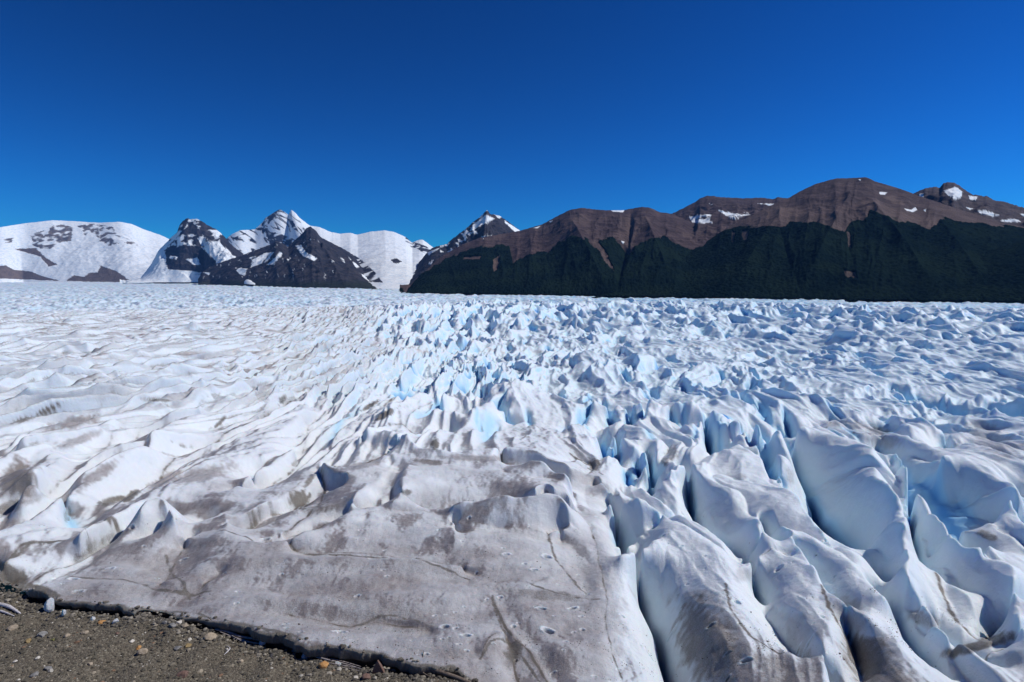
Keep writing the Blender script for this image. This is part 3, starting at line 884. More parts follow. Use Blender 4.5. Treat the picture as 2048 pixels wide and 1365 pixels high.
def mat_mountain(name, rock_a, rock_b, strata=0.0):
    k = NT(name)
    p = k.pos()
    snow, forest, talus = k.attr("masks")
    n1 = k.noise(0.012, 6, 0.6, p)
    n2 = k.noise(0.06, 5, 0.65, p)
    col = k.mix(k.ramp(n1, 0.35, 0.65), rock_a, rock_b)
    if strata:
        lay = k.noise(1.0, 4, 0.6, k.pos((0.0008, 0.0008, 0.045)), 0.0)
        col = k.mix(k.math('MULTIPLY', k.ramp(lay, 0.42, 0.60), strata), col, tuple(c * 0.55 for c in rock_a))
        col = k.mix(k.math('MULTIPLY', k.ramp(lay, 0.60, 0.68), strata * .6), col, tuple(min(1, c * 1.6) for c in rock_b))
    col = k.mix(k.math('MULTIPLY', talus, 0.7), col, (0.155, 0.112, 0.100))
    col = k.mix(forest, col, k.mix(n2, (0.010, 0.022, 0.014), (0.022, 0.040, 0.022)))
    ice = k.mix(k.ramp(n2, 0.3, 0.7), (0.80, 0.85, 0.90), (0.90, 0.92, 0.94))
    cre = k.noise(0.022, 6, 0.7, k.pos((1, 1, 3.5)))
    ice = k.mix(k.ramp(cre, 0.48, 0.66), ice, (0.50, 0.66, 0.82))
    col = k.mix(snow, col, ice)
    k.put(k.b.inputs['Base Color'], col)
    k.b.inputs['Roughness'].default_value = 0.9
    k.b.inputs['Specular IOR Level'].default_value = 0.1
    h = k.math('MULTIPLY', k.noise(0.035, 8, 0.7, p), k.math('MULTIPLY_ADD', snow, -0.93, 1.0))
    k.l.new(k.bump(h, 0.5, 22.0), k.b.inputs['Normal'])
    return k.m


def in_poly(px, py, poly):
    c = np.zeros(px.shape, bool)
    n = len(poly)
    for i in range(n):
        x1, y1 = poly[i]; x2, y2 = poly[(i + 1) % n]
        if y1 == y2: continue
        k = ((y1 > py) != (y2 > py)) & (px < (x2 - x1) * (py - y1) / (y2 - y1) + x1)
        c ^= k
    return c


def mountain(name, crest, base, Dc, masks, mat, seed=0, rough=1.0, gully=1.0, pw=1.0, nv=190, step=0.0010, crag=1.0, fan=30.0, label=None, kindtree=None, z0=-95.0, sp=None):
    """a relief from its foot line at the ice to its crest and down the far side.
    Dc: crest distance (number or [(px, d)...]); base: foot line [(px, py)...] on the plane z0"""
    c = np.array(crest, float)
    dx, dy, dz = pray(c[:, 0], c[:, 1])
    caz = np.arctan2(dx, dy); ctan = dz / np.hypot(dx, dy)
    b = np.array(base, float)
    bx, by, bz = pray(b[:, 0], b[:, 1])
    baz = np.arctan2(bx, by); bd = z0 / (bz / np.hypot(bx, by))
    a = np.arange(caz[0], caz[-1], step)
    n = len(a)
    ct = np.interp(a, caz, ctan)
    D1 = np.full(n, float(Dc)) if not isinstance(Dc, list) else np.interp(a, np.arctan2(*pray([q[0] for q in Dc], [500] * len(Dc))[:2]), [q[1] for q in Dc])
    D1 = D1 * (1 + 0.05 * fbm(a * 9, a * 0 + seed, 3, seed))
    D0 = np.minimum(np.interp(a, baz, bd), D1 * 0.93)
    jag = fbm(a * 220, a * 0 + seed + .3, 4, seed + 1, 0.6) * 0.0016 * crag
    zc = D1 * ct
    v = np.linspace(0, 1, nv)
    A, Vv = np.meshgrid(a, v)
    D = D0[None] + (D1 - D0)[None] * Vv
    zc_ = np.maximum(zc, z0 * 0.5)[None]
    f = Vv ** pw
    Z = z0 + (zc_ - z0) * f
    Hh = (zc_ - z0)
    Z = Z + (D1 * jag)[None] * Vv ** 9
    X = D * np.sin(A); Y = D * np.cos(A)
    env = np.clip(4 * Vv * (1 - Vv), 0, 1) ** 0.7
    ua = A * fan + 0.25 * fbm(A * 20, Vv * 3, 3, seed + 3)
    g1 = ridged(ua, Vv * 1.1, 4, seed + 5, 0.55)
    g2 = fbm(X / 500, Y / 500, 4, seed + 7)
    g3 = ridged(X / 170, Y / 170 + Vv, 4, seed + 9, 0.55)
    Z = Z + Hh * env * ((g1 - 0.5) * 0.035 * gully + g2 * 0.12 * rough + (g3 - .45) * 0.06 * rough * min(rough, 1))
    # spurs: (px, py top, px, py bottom, width px, gain)
    PX, PY = to_px(X, Y, Z)
    if sp:
        for (x1, y1, x2, y2, wd, gn) in sp:
            L2 = (x2 - x1) ** 2 + (y2 - y1) ** 2
            t = np.clip(((PX - x1) * (x2 - x1) + (PY - y1) * (y2 - y1)) / L2, 0, 1)
            d = np.hypot(PX - x1 - t * (x2 - x1), PY - y1 - t * (y2 - y1))
            Z = Z + 0.45 * Hh * gn * np.exp(-(d / wd)) * env
    # keep the front below the sight line to the crest
    lim = D * (ct + jag)[None]
    Z = np.where(Vv < 0.999, np.minimum(Z, lim - (1 - Vv) * Hh * 0.02), Z)
    # back side
    vb = np.linspace(0.04, 1, 18)
    Ab, Vb = np.meshgrid(a, vb)
    Db = D1[None] + (zc_ - z0) * 1.5 * Vb
    Zb = zc_ - (zc_ - z0) * 1.05 * Vb + (D1 * jag)[None] * (1 - Vb)
    A2 = np.vstack([A, Ab]); Z2 = np.vstack([Z, Zb]); D2 = np.vstack([D, Db])
    X = D2 * np.sin(A2); Y = D2 * np.cos(A2)
    PX, PY = to_px(X, Y, Z2)
    nv2 = nv + len(vb)
    V2 = np.vstack([Vv, 1 + Vb])
    gx = np.gradient(Z2, axis=1) / (D2 * step)
    gy = np.gradient(Z2, axis=0) / np.maximum(np.abs(np.gradient(D2, axis=0)), 1)
    n_ = 5.0 * fbm(X / 260, Y / 260 + Z2 / 200, 4, seed + 11) + 2.5 * fbm(X / 60, Z2 / 60, 3, seed + 12)
    S, Fo, Ta = masks(PX, PY, n_, Z2, gx, gy, V2, X, Y)
    At = np.clip(np.stack([S, Fo, Ta], -1).reshape(-1, 3), 0, 1)
    Vx = np.stack([X, Y, Z2], -1).reshape(-1, 3)
    Q = grid_faces(nv2, n, None, flip=True)
    o = link(name, raw_mesh(name, Vx, Q, True, {'masks': At}), mat)
    tag(o, label, kind="structure")
    return o, (X[:nv], Y[:nv], Z2[:nv], Fo[:nv], nv, n)


def polys(PX, PY, n_, lst, k=1.0, soft=False):
    m = np.zeros(PX.shape, bool)
    qx = PX + n_ * k; qy = PY + n_[::-1, ::-1] * 0.4 * k
    for p in lst:
        m |= in_poly(qx, qy, p)
    return m.astype(F)


ROCK_BROWN = mat_mountain("brown_rock", (0.056, 0.040, 0.046), (0.092, 0.065, 0.068), 0.45)
ROCK_DARK = mat_mountain("dark_rock", (0.022, 0.026, 0.040), (0.055, 0.052, 0.064), 0.2)
ROCK_GREY = mat_mountain("grey_rock", (0.10, 0.10, 0.12), (0.20, 0.17, 0.16), 0.1)

# -- ice cap far left


def m_cap(PX, PY, n, Z, gx, gy, V, X, Y):
    S = np.ones(PX.shape, F)
    crag = polys(PX, PY, n, [[(78, 498), (90, 470), (102, 452), (128, 450), (146, 456), (142, 482), (120, 484), (100, 498)],
                             [(150, 452), (190, 448), (225, 455), (232, 468), (215, 470), (200, 480), (185, 466)],
                             [(232, 470), (262, 480), (275, 492), (245, 484)], [(60, 470), (84, 462), (92, 480), (84, 498), (66, 492)], [(165, 462), (178, 455), (172, 474)], [(196, 482), (214, 474), (236, 486), (222, 492)], [(8, 478), (28, 476), (24, 486), (8, 486)]], 1.0)
    st = fbm(X / 130, Z / 90, 4, 5)
    S -= crag * sstep(-0.2, 0.08, st)
    slab = polys(PX, PY, n, [[(28, 498), (70, 497), (88, 512), (112, 530), (96, 534), (82, 515), (50, 505)],
                             [(-60, 532), (12, 532), (30, 540), (62, 544), (76, 550), (118, 562), (-60, 556)],
                             [(134, 560), (150, 551), (168, 555), (176, 546), (196, 545), (200, 532), (232, 542), (264, 565), (134, 563)]], 0.7)
    S -= slab * 1.0
    return S, np.zeros_like(S), slab * 0.75


mountain("snow_mountain", [(-330, 500), (-200, 478), (-60, 468), (0, 455), (50, 447), (105, 441), (150, 443), (200, 446), (240, 444), (262, 448), (290, 460),
                           (320, 470), (342, 480), (400, 497), (470, 512), (560, 540)],
         [(-330, 565), (0, 565), (400, 566), (560, 568)], 15500, m_cap, ROCK_GREY, 3, 0.45, 0.25, pw=1.1, crag=0.3, fan=22, z0=-80,
         label="broad white ice cap with rocky outcrops at the far left")

# -- twin snowy peak


def m_twin(PX, PY, n, Z, gx, gy, V, X, Y):
    st = fbm(X / 150, Z / 110, 4, 15)
    S = np.ones(PX.shape, F)
    rk = polys(PX, PY, n, [[(522, 448), (530, 435), (545, 425), (552, 432), (540, 446), (532, 462), (524, 470)],
                           [(545, 424), (562, 418), (576, 432), (590, 448), (596, 462), (588, 460), (574, 438), (556, 432)],
                           [(462, 478), (490, 466), (505, 478), (515, 488), (490, 484)], [(530, 462), (560, 468), (590, 480), (600, 492), (540, 492)],
                           [(812, 474), (826, 484), (850, 492), (870, 505), (866, 520), (838, 500), (822, 494), (810, 482)],
                           [(780, 520), (792, 517), (804, 524), (790, 528)], [(690, 508), (712, 512), (745, 540), (765, 566), (700, 560)]], 0.6)
    S -= rk * sstep(-0.22, -0.02, st)
    rib = ridged(X / 190 + Z / 160, Z / 500, 3, 16)
    S -= sstep(0.60, 0.70, rib) * sstep(640, 600, PX) * sstep(450, 462, PY) * .8
    S -= sstep(0.66, 0.74, rib) * sstep(640, 600, PX) * .8
    return S, np.zeros_like(S), np.zeros_like(S)


mountain("twin_peak_mountain", [(400, 520), (440, 490), (462, 470), (480, 461), (510, 459), (525, 445), (530, 437), (550, 424), (560, 419), (570, 425), (577, 430),
                                (583, 420), (590, 425), (600, 437), (620, 452), (640, 455), (660, 464), (680, 468), (700, 466), (715, 470), (740, 464), (770, 461),
                                (790, 465), (812, 475), (824, 486), (838, 480), (846, 480), (862, 492), (900, 520), (940, 560)],
         [(400, 562), (540, 563), (640, 570), (700, 575), (762, 579), (830, 582), (880, 578), (940, 575)], 13500, m_twin, ROCK_DARK, 7, 0.35, 0.04, pw=1.35, crag=0.5, fan=40, z0=-80,
         label="sharp snowy mountain with two white summits and a broad snowfield")

# -- dark peak left


def m_nun(PX, PY, n, Z, gx, gy, V, X, Y):
    st = fbm(X / 120, Z / 90, 4, 25)
    S = np.zeros(PX.shape, F)
    S = np.maximum(S, polys(PX, PY, n, [[(300, 500), (330, 486), (355, 462), (366, 462), (345, 485), (330, 505), (335, 540), (300, 545)],
                                        [(356, 476), (372, 470), (360, 484), (352, 498)], [(395, 476), (412, 484), (430, 480), (455, 500), (475, 520), (480, 545), (440, 548), (430, 520), (408, 500)],
                                        [(372, 520), (395, 515), (402, 530), (385, 530)], [(340, 512), (356, 514), (352, 520), (340, 518)],
                                        [(330, 538), (400, 545), (410, 556), (320, 556)], [(425, 470), (440, 462), (446, 466), (430, 482)]], 0.9))
    S = np.maximum(S, sstep(0.12, 0.2, st) * (PY < 492) * (PX < 440) * .9)
    S *= sstep(-0.5, -0.25, st)
    S = np.maximum(S, sstep(-2, 2, PY + n * .8 - np.interp(PX, [300, 318, 345, 380, 410, 440, 520], [520, 536, 545, 548, 551, 548, 545])))
    return S, np.zeros_like(S), np.zeros_like(S)


mountain("dark_peak_mountain", [(240, 569), (282, 556), (300, 532), (318, 500), (338, 480), (354, 466), (357, 455), (366, 441), (374, 437), (384, 439), (392, 438), (405, 444), (418, 452),
                                (440, 464), (455, 482), (470, 496), (484, 505), (492, 520), (510, 556)],
         [(240, 562), (510, 570)], 10500, m_nun, ROCK_DARK, 11, 1.2, 1.0, pw=0.9, crag=1.3, fan=60, z0=-60,
         label="dark craggy peak streaked with snow left of the twin summits")

# -- dark ridge in front


def m_dark(PX, PY, n, Z, gx, gy, V, X, Y):
    st = fbm(X / 90, Z / 90, 4, 35)
    S = polys(PX, PY, n, [[(590, 492), (602, 490), (612, 505), (635, 518), (628, 522), (606, 512)], [(505, 520), (530, 506), (548, 505), (535, 522), (512, 532), (500, 536)],
                          [(560, 505), (566, 506), (548, 530), (534, 530)], [(470, 536), (495, 538), (490, 552), (478, 548)], [(498, 516), (512, 512), (506, 522)],
                          [(695, 512), (706, 524), (718, 534), (712, 536)], [(406, 545), (420, 546), (416, 551)], [(720, 545), (748, 562), (742, 566), (728, 556)]], 0.7)
    S *= sstep(-0.45, -0.2, st)
    S = np.maximum(S, sstep(0.80, 0.88, ridged(X / 150 + Z / 110, Z / 420, 3, 36)) * (PX < 690) * sstep(565, 545, PY) * .85)
    return S, sstep(556, 572, PY + n) * 0.6, np.zeros_like(S)


mountain("dark_ridge_mountain", [(396, 560), (404, 545), (420, 534), (450, 522), (480, 513), (510, 501), (540, 490), (551, 482), (562, 486), (576, 494), (590, 480), (604, 468), (613, 456),
                                 (621, 453), (632, 462), (642, 475), (660, 484), (690, 500), (705, 509), (720, 528), (740, 549), (765, 572), (785, 584)],
         [(396, 570), (500, 573), (600, 576), (785, 580)], 8200, m_dark, ROCK_DARK, 17, 1.0, 0.9, pw=0.95, crag=1.0, fan=45, z0=-80,
         label="dark blue grey rock ridge in front of the twin peaked mountain", sp=[(551, 482, 600, 575, 14, .15), (621, 453, 690, 575, 12, .18), (551, 482, 440, 560, 10, .12)])

# -- pyramid peak


def m_pyr(PX, PY, n, Z, gx, gy, V, X, Y):
    st = ridged(X / 170 + Z / 150, Z / 260, 3, 45)
    S = polys(PX, PY, n, [[(984, 426), (1004, 434), (998, 438)], [(1008, 440), (1040, 462), (1032, 466), (1010, 446)], [(962, 474), (985, 472), (985, 478), (965, 482)],
                          [(946, 450), (972, 430), (990, 438), (960, 452), (940, 462)], [(855, 505), (890, 492), (870, 502), (858, 512)], [(856, 528), (868, 520), (862, 530)]], 0.5)
    S = np.maximum(S, sstep(0.52, 0.62, st) * (PX < 975) * (PX > 880) * (PY < 505) * .9)
    return S, np.zeros_like(S), sstep(0.1, 0.4, fbm(X / 300, Z / 200, 3, 46)) * (PX > 950) * .4


mountain("pyramid_peak_mountain", [(795, 584), (805, 568), (820, 548), (836, 528), (850, 510), (862, 497), (880, 491), (893, 489), (905, 478), (930, 459), (950, 442), (964, 431), (970, 424),
                                   (974, 421), (980, 428), (998, 432), (1010, 439), (1030, 454), (1042, 463), (1080, 478), (1140, 500)],
         [(795, 584), (1140, 588)], 7600, m_pyr, ROCK_DARK, 23, 1.0, 0.9, pw=0.95, crag=1.2, fan=55, z0=-80,
         label="pointed pyramid shaped peak with snow on its ridges in the middle", sp=[(974, 421, 960, 560, 10, .12)])


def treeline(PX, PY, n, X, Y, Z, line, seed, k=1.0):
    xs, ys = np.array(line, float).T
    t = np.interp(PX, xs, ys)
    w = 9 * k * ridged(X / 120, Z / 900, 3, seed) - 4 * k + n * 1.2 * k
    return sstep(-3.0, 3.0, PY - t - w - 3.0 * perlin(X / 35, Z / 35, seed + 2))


# -- far brown summits
def m_e(PX, PY, n, Z, gx, gy, V, X, Y):
    S = polys(PX, PY, n, [[(1378, 434), (1400, 429), (1424, 430), (1418, 438), (1426, 446), (1400, 448), (1384, 446)], [(1436, 420), (1450, 424), (1470, 428), (1496, 425), (1500, 430), (1470, 440), (1452, 432)],
                          [(1515, 407), (1550, 408), (1548, 412), (1520, 411)], [(1418, 407), (1426, 409), (1420, 411)]], 0.5)
    S *= sstep(-0.25, -0.1, fbm(X / 160, Z / 25, 3, 51))
    return S, np.zeros_like(S), sstep(0.1, 0.4, fbm(X / 300, Z / 200, 3, 56)) * .3


mountain("brown_summit_mountain", [(1280, 470), (1320, 440), (1348, 426), (1372, 414), (1390, 405), (1400, 397), (1415, 392), (1425, 392), (1440, 395), (1490, 397), (1530, 396), (1545, 399),
                                   (1555, 395), (1600, 400), (1700, 420)], [(1280, 592), (1700, 596)], 6400, m_e, ROCK_BROWN, 29, 0.8, 0.7, pw=0.9, crag=.7, fan=40, z0=-80,
         label="brown layered summit with white snow patches behind the forested ridges")


def m_f(PX, PY, n, Z, gx, gy, V, X, Y):
    S = polys(PX, PY, n, [[(1886, 382), (1912, 374), (1926, 384), (1922, 396), (1912, 400), (1898, 392)], [(1838, 388), (1848, 388), (1846, 395), (1838, 394)], [(1938, 392), (1956, 394), (1950, 401), (1940, 400)],
                          [(1952, 420), (1980, 424), (1998, 430), (1985, 434), (1960, 428)], [(1930, 414), (1948, 418), (1940, 420)], [(2000, 442), (2030, 438), (2044, 445), (2010, 445)], [(2038, 428), (2070, 430), (2050, 436)],
                          [(2080, 440), (2120, 446), (2090, 450)]], 0.5)
    return S, np.zeros_like(S), np.zeros_like(S)


mountain("rocky_summit_mountain", [(1740, 420), (1800, 398), (1826, 388), (1850, 377), (1858, 377), (1868, 373), (1880, 376), (1887, 367), (1895, 365), (1908, 366), (1918, 371), (1926, 378), (1942, 388), (1950, 390), (1975, 393),
                                   (1990, 401), (2020, 407), (2048, 416), (2110, 424), (2260, 450)], [(1740, 598), (2260, 604)], 5600, m_f, mat_mountain("slate_rock", (0.058, 0.048, 0.058), (0.10, 0.078, 0.08), 0.6), 31, 1.0, 0.8,
         pw=0.9, crag=1.2, fan=40, z0=-80, label="dark rocky summit with snow patches at the far right")

# -- forested ridges


def forest_shell(name, geo, seed, label, hgt=9.0):
    X, Y, Z, Fo, nv, n = geo
    k = Fo[:nv] > 0.5
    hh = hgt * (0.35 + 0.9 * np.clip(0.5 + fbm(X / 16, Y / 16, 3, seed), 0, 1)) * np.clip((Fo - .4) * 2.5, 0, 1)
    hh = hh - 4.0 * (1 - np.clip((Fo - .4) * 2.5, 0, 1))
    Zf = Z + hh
    keep = (k[:-1, :-1] | k[1:, :-1] | k[:-1, 1:] | k[1:, 1:])
    V = np.stack([X, Y, Zf], -1).reshape(-1, 3)
    Q = grid_faces(nv, n, keep, flip=True)
    V, Q, _ = compact(V, Q, {})
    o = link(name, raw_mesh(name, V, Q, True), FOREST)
    return tag(o, label, kind="stuff")


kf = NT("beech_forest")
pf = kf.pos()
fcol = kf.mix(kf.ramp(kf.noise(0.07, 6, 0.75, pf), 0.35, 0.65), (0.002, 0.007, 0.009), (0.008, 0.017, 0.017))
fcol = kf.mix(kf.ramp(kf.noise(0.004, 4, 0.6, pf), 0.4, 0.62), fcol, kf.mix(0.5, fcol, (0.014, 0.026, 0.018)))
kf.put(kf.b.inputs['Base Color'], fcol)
kf.b.inputs['Roughness'].default_value = 1.0
kf.b.inputs['Specular IOR Level'].default_value = 0.0
kf.l.new(kf.bump(kf.noise(0.09, 6, 0.8, pf), 0.5, 6.0), kf.b.inputs['Normal'])
FOREST = kf.m


def m_c(PX, PY, n, Z, gx, gy, V, X, Y):
    S = polys(PX, PY, n, [[(1222, 421), (1250, 420), (1246, 425), (1226, 424)], [(1065, 457), (1082, 452), (1076, 457)], [(1242, 482), (1250, 484), (1246, 488)], [(1098, 444), (1106, 441), (1102, 446)]], 0.3)
    Fo = treeline(PX, PY, n, X, Y, Z, [(700, 600), (812, 585), (835, 556), (870, 530), (900, 516), (935, 500), (960, 496), (1018, 492), (1026, 528), (1045, 522), (1060, 512), (1100, 503), (1118, 486), (1145, 472),
                                       (1172, 480), (1190, 500), (1200, 480), (1225, 478), (1240, 492), (1258, 510), (1272, 492), (1300, 478), (1330, 476), (1352, 492), (1380, 500), (1500, 520)], 61, .8)
    slide = polys(PX, PY, n, [[(1180, 478), (1195, 480), (1225, 530), (1228, 545), (1210, 525)], [(985, 520), (1000, 510), (996, 540), (988, 546)], [(925, 515), (965, 512), (958, 520), (930, 522)]], 1.0)
    Fo = Fo * (1 - slide)
    Ta = slide * .6 + sstep(0.05, 0.35, fbm(X / 220, Z / 160, 3, 66)) * .55
    return S, Fo, Ta


o, geo = mountain("forested_ridge_mountain", [(800, 592), (812, 578), (835, 555), (860, 534), (880, 515), (905, 500), (930, 487), (960, 476), (1000, 469), (1040, 462), (1085, 449), (1110, 435), (1140, 420), (1165, 416),
                                     (1185, 419), (1210, 421), (1245, 421), (1262, 418), (1285, 414), (1300, 416), (1320, 425), (1345, 428), (1370, 440), (1420, 460), (1480, 480)],
         [(800, 588), (1000, 590), (1250, 594), (1480, 597)], [(800, 3600), (900, 4600), (1050, 5200), (1480, 4800)], m_c, ROCK_BROWN, 37, 0.7, 0.9, pw=0.9, crag=.5, fan=34, z0=-80,
         label="long brown ridge with dark forest on its lower slopes behind the glacier", nv=260, step=0.0008,
         sp=[(1145, 455, 1210, 580, 22, .18), (1290, 440, 1330, 540, 16, .14), (1060, 480, 1070, 585, 24, .1), (1250, 500, 1235, 580, 10, -.15), (1262, 418, 1258, 500, 6, -.10)])
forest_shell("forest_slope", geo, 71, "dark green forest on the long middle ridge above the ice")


def m_d(PX, PY, n, Z, gx, gy, V, X, Y):
    S = polys(PX, PY, n, [[(1758, 384), (1775, 385), (1770, 390), (1760, 389)], [(1808, 417), (1822, 420), (1830, 414), (1834, 420), (1826, 425), (1814, 422)], [(1846, 420), (1852, 418), (1850, 424)],
                          [(1716, 359), (1722, 359), (1720, 362)]], 0.3)
    Fo = treeline(PX, PY, n, X, Y, Z, [(1100, 560), (1250, 560), (1350, 518), (1400, 496), (1440, 470), (1460, 462), (1500, 456), (1550, 454), (1580, 448), (1620, 452), (1650, 456), (1690, 468), (1705, 445),
                                       (1725, 438), (1740, 422), (1760, 430), (1800, 444), (1830, 452), (1860, 462), (1885, 440), (1930, 447), (1980, 452), (2048, 458), (2260, 470)], 62, 1.0)
    slide = polys(PX, PY, n, [[(1692, 462), (1700, 466), (1704, 500), (1698, 498)], [(1686, 540), (1710, 545), (1716, 560), (1690, 555)], [(1462, 462), (1470, 466), (1468, 488), (1464, 486)], [(1484, 462), (1500, 460), (1494, 482), (1486, 484)]], 1.0)
    Fo = Fo * (1 - slide * .8)
    Ta = np.maximum(slide * .5, sstep(400, 425, PY + n * 2) * (0.35 + 0.5 * sstep(-.2, .35, fbm(X / 260, Z / 300, 3, 67))))
    Ta = np.maximum(Ta, polys(PX, PY, n, [[(1720, 400), (1790, 390), (1830, 405), (1800, 410), (1740, 415), (1710, 412)]], 1.5) * sstep(0, .3, fbm(X / 90, Z / 60, 3, 68)))
    return S, Fo, Ta


o, geo = mountain("forested_mountain", [(1165, 604), (1250, 583), (1300, 548), (1350, 520), (1400, 495), (1430, 474), (1455, 455), (1490, 438), (1530, 418), (1560, 402), (1580, 395), (1600, 383), (1630, 369), (1660, 360), (1675, 357),
                                   (1690, 357), (1730, 355), (1738, 357), (1750, 363), (1800, 378), (1840, 393), (1900, 413), (1960, 432), (2000, 446), (2048, 455), (2260, 500)],
         [(1165, 595), (1500, 598), (1800, 602), (2048, 605), (2260, 610)], [(1165, 2900), (1400, 3600), (1700, 4400), (2260, 3900)], m_d, ROCK_BROWN, 41, 0.6, 0.9, pw=0.92, crag=.45, fan=30, z0=-80,
         label="massive brown domed mountain with dark forest below its bare top", nv=300, step=0.0008,
         sp=[(1700, 400, 1600, 590, 26, .14), (1745, 420, 1880, 590, 22, .16), (1880, 450, 1960, 560, 20, .12), (1560, 430, 1460, 590, 24, .14), (1560, 460, 1600, 590, 14, -.08), (1850, 540, 1800, 600, 20, -.1)])
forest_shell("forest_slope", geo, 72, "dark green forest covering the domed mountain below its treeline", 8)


def m_g(PX, PY, n, Z, gx, gy, V, X, Y):
    return np.zeros(PX.shape, F), np.ones(PX.shape, F), np.zeros(PX.shape, F)


o, geo = mountain("forested_shoulder", [(1690, 604), (1760, 590), (1800, 575), (1850, 552), (1900, 534), (1960, 512), (2000, 498), (2048, 484), (2260, 440)], [(1690, 603), (2048, 606), (2260, 610)],
         [(1690, 2800), (2048, 3300), (2260, 3400)], m_g, ROCK_BROWN, 47, 0.6, 0.8, pw=0.85, crag=.5, fan=26, z0=-80, label="low dark forested shoulder at the far right edge", nv=220, step=0.0008)
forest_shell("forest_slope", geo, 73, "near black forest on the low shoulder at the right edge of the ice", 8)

# ------------------------------------------------------------------ gravel bank


def gravel_z(X, Y):
    s = np.hypot(X, Y)
    z = -30.54 + 0.36 * perlin(X / 3.3, Y / 40, 207) + 0.10 * np.clip(45 - Y, 0, 30) * 0.9
    # a low heap where the gravel laps onto the ice, deeper gap elsewhere
    gx, gy = to_ground(345.0, 1245.0, -30.5)
    z = z + 0.25 * sstep(-14, -8, X) * (1 - sstep(-19, -30, X)) + 0.45 * np.exp(-(((X - gx) / 3.2) ** 2 + ((Y - gy) / 2.0) ** 2))
    z = z + 0.18 * fbm(X / 3.0, Y / 3.0, 4, 201) + 0.10 * perlin(X / 9, Y / 9, 202)
    bank = -1.7 - 0.92 * s + 2.0 * perlin(X / 15, Y / 15, 203) * sstep(5, 14, s)
    k = 2.0
    return np.maximum(z, bank)


def build_gravel():
    nc, nr = 900, 620
    az = np.linspace(R(-62), R(35), nc)
    lr = np.linspace(math.log(3.0), math.log(75), nr)
    lr = np.concatenate([np.linspace(math.log(2), math.log(34), 90, endpoint=False), np.linspace(math.log(34), math.log(75), 640)])
    nr = len(lr)
    A, L = np.meshgrid(az, lr)
    RR = np.exp(L)
    X = RR * np.sin(A); Y = RR * np.cos(A)
    s, *_ = edge_dist(X, Y)
    Z = gravel_z(X, Y) + 0.05 * ridged(X / .5, Y / .5, 2, 205) + 0.035 * fbm(X / .16, Y / .16, 2, 206)
    Z = Z - 0.9 * sstep(-0.25, 1.5, s)
    kv = s < 3.5
    keep = kv[:-1, :-1] | kv[1:, 1:]
    V = np.stack([X, Y, Z], -1).reshape(-1, 3)
    Q = grid_faces(nr, nc, keep, flip=True)
    V, Q, _ = compact(V, Q, {})
    k = NT("gravel_ground")
    p = k.pos()
    vo = k.node("ShaderNodeTexVoronoi"); vo.inputs['Scale'].default_value = 7.0
    k.l.new(p, vo.inputs['Vector'])
    hs2 = k.node("ShaderNodeSeparateColor"); k.l.new(vo.outputs['Color'], hs2.inputs[0])
    c = k.mix(k.noise(0.7, 4, 0.6, p), (0.095, 0.080, 0.060), (0.175, 0.150, 0.115))
    c = k.mix(k.ramp(hs2.outputs[0], 0.55, 1.0, 0, .8), c, (0.26, 0.235, 0.18))
    c = k.mix(k.ramp(hs2.outputs[1], 0.75, 1.0, 0, .7), c, (0.045, 0.042, 0.036))
    c = k.mix(k.ramp(k.noise(30, 3, 0.7, p), 0.6, 0.75, 0, .5), c, (0.32, 0.29, 0.22))
    k.put(k.b.inputs['Base Color'], c)
    k.b.inputs['Roughness'].default_value = 0.9
    k.b.inputs['Specular IOR Level'].default_value = 0.2
    b1 = k.bump(k.math('SUBTRACT', 1.0, vo.outputs['Distance']), 0.9, 0.08)
    k.l.new(k.bump(k.noise(22, 4, 0.7, p), 0.8, 0.03, b1), k.b.inputs['Normal'])
    o = link("gravel_bank", raw_mesh("gravel_bank", V, Q, True), k.m)
    tag(o, "brown gravel bank at the lower left where the ice ends", kind="structure")


build_gravel()

# ------------------------------------------------------------------ stones


def ico(sub):
    import bmesh
    bm = bmesh.new()
    bmesh.ops.create_icosphere(bm, subdivisions=sub, radius=1.0)
    V = np.array([v.co[:] for v in bm.verts]); Q = np.array([[v.index for v in f.verts] for f in bm.faces])
    bm.free()
    return V, Q


ICO1, ICO2, ICO3 = ico(1), ico(2), ico(3)


def stone_shape(rng, ic, sx, sy, sz, facets=7):
    V, Q = ic
    V = V.copy()
    for _ in range(facets):                       # chop planes for angular stones
        n = rng.normal(size=3); n /= np.linalg.norm(n)
        d = rng.uniform(0.55, 0.85)
        k = V @ n
        V = V - np.outer(np.clip(k - d, 0, None), n)
    V = V * (1 + 0.06 * rng.normal(size=(len(V), 1)) * (1 if len(V) < 60 else .4))
    return V * np.array([sx, sy, sz]), Q


def stone_mat(name, a, b):
    k = NT(name)
    tc = k.node("ShaderNodeTexCoord").outputs['Object']
    n = k.noise(6.0, 5, 0.65, tc)
    k.put(k.b.inputs['Base Color'], k.mix(k.ramp(n, .35, .65), a, b))
    k.b.inputs['Roughness'].default_value = 0.85
    k.l.new(k.bump(k.noise(14.0, 4, 0.7, tc), 0.6, 0.03), k.b.inputs['Normal'])
    return k.m


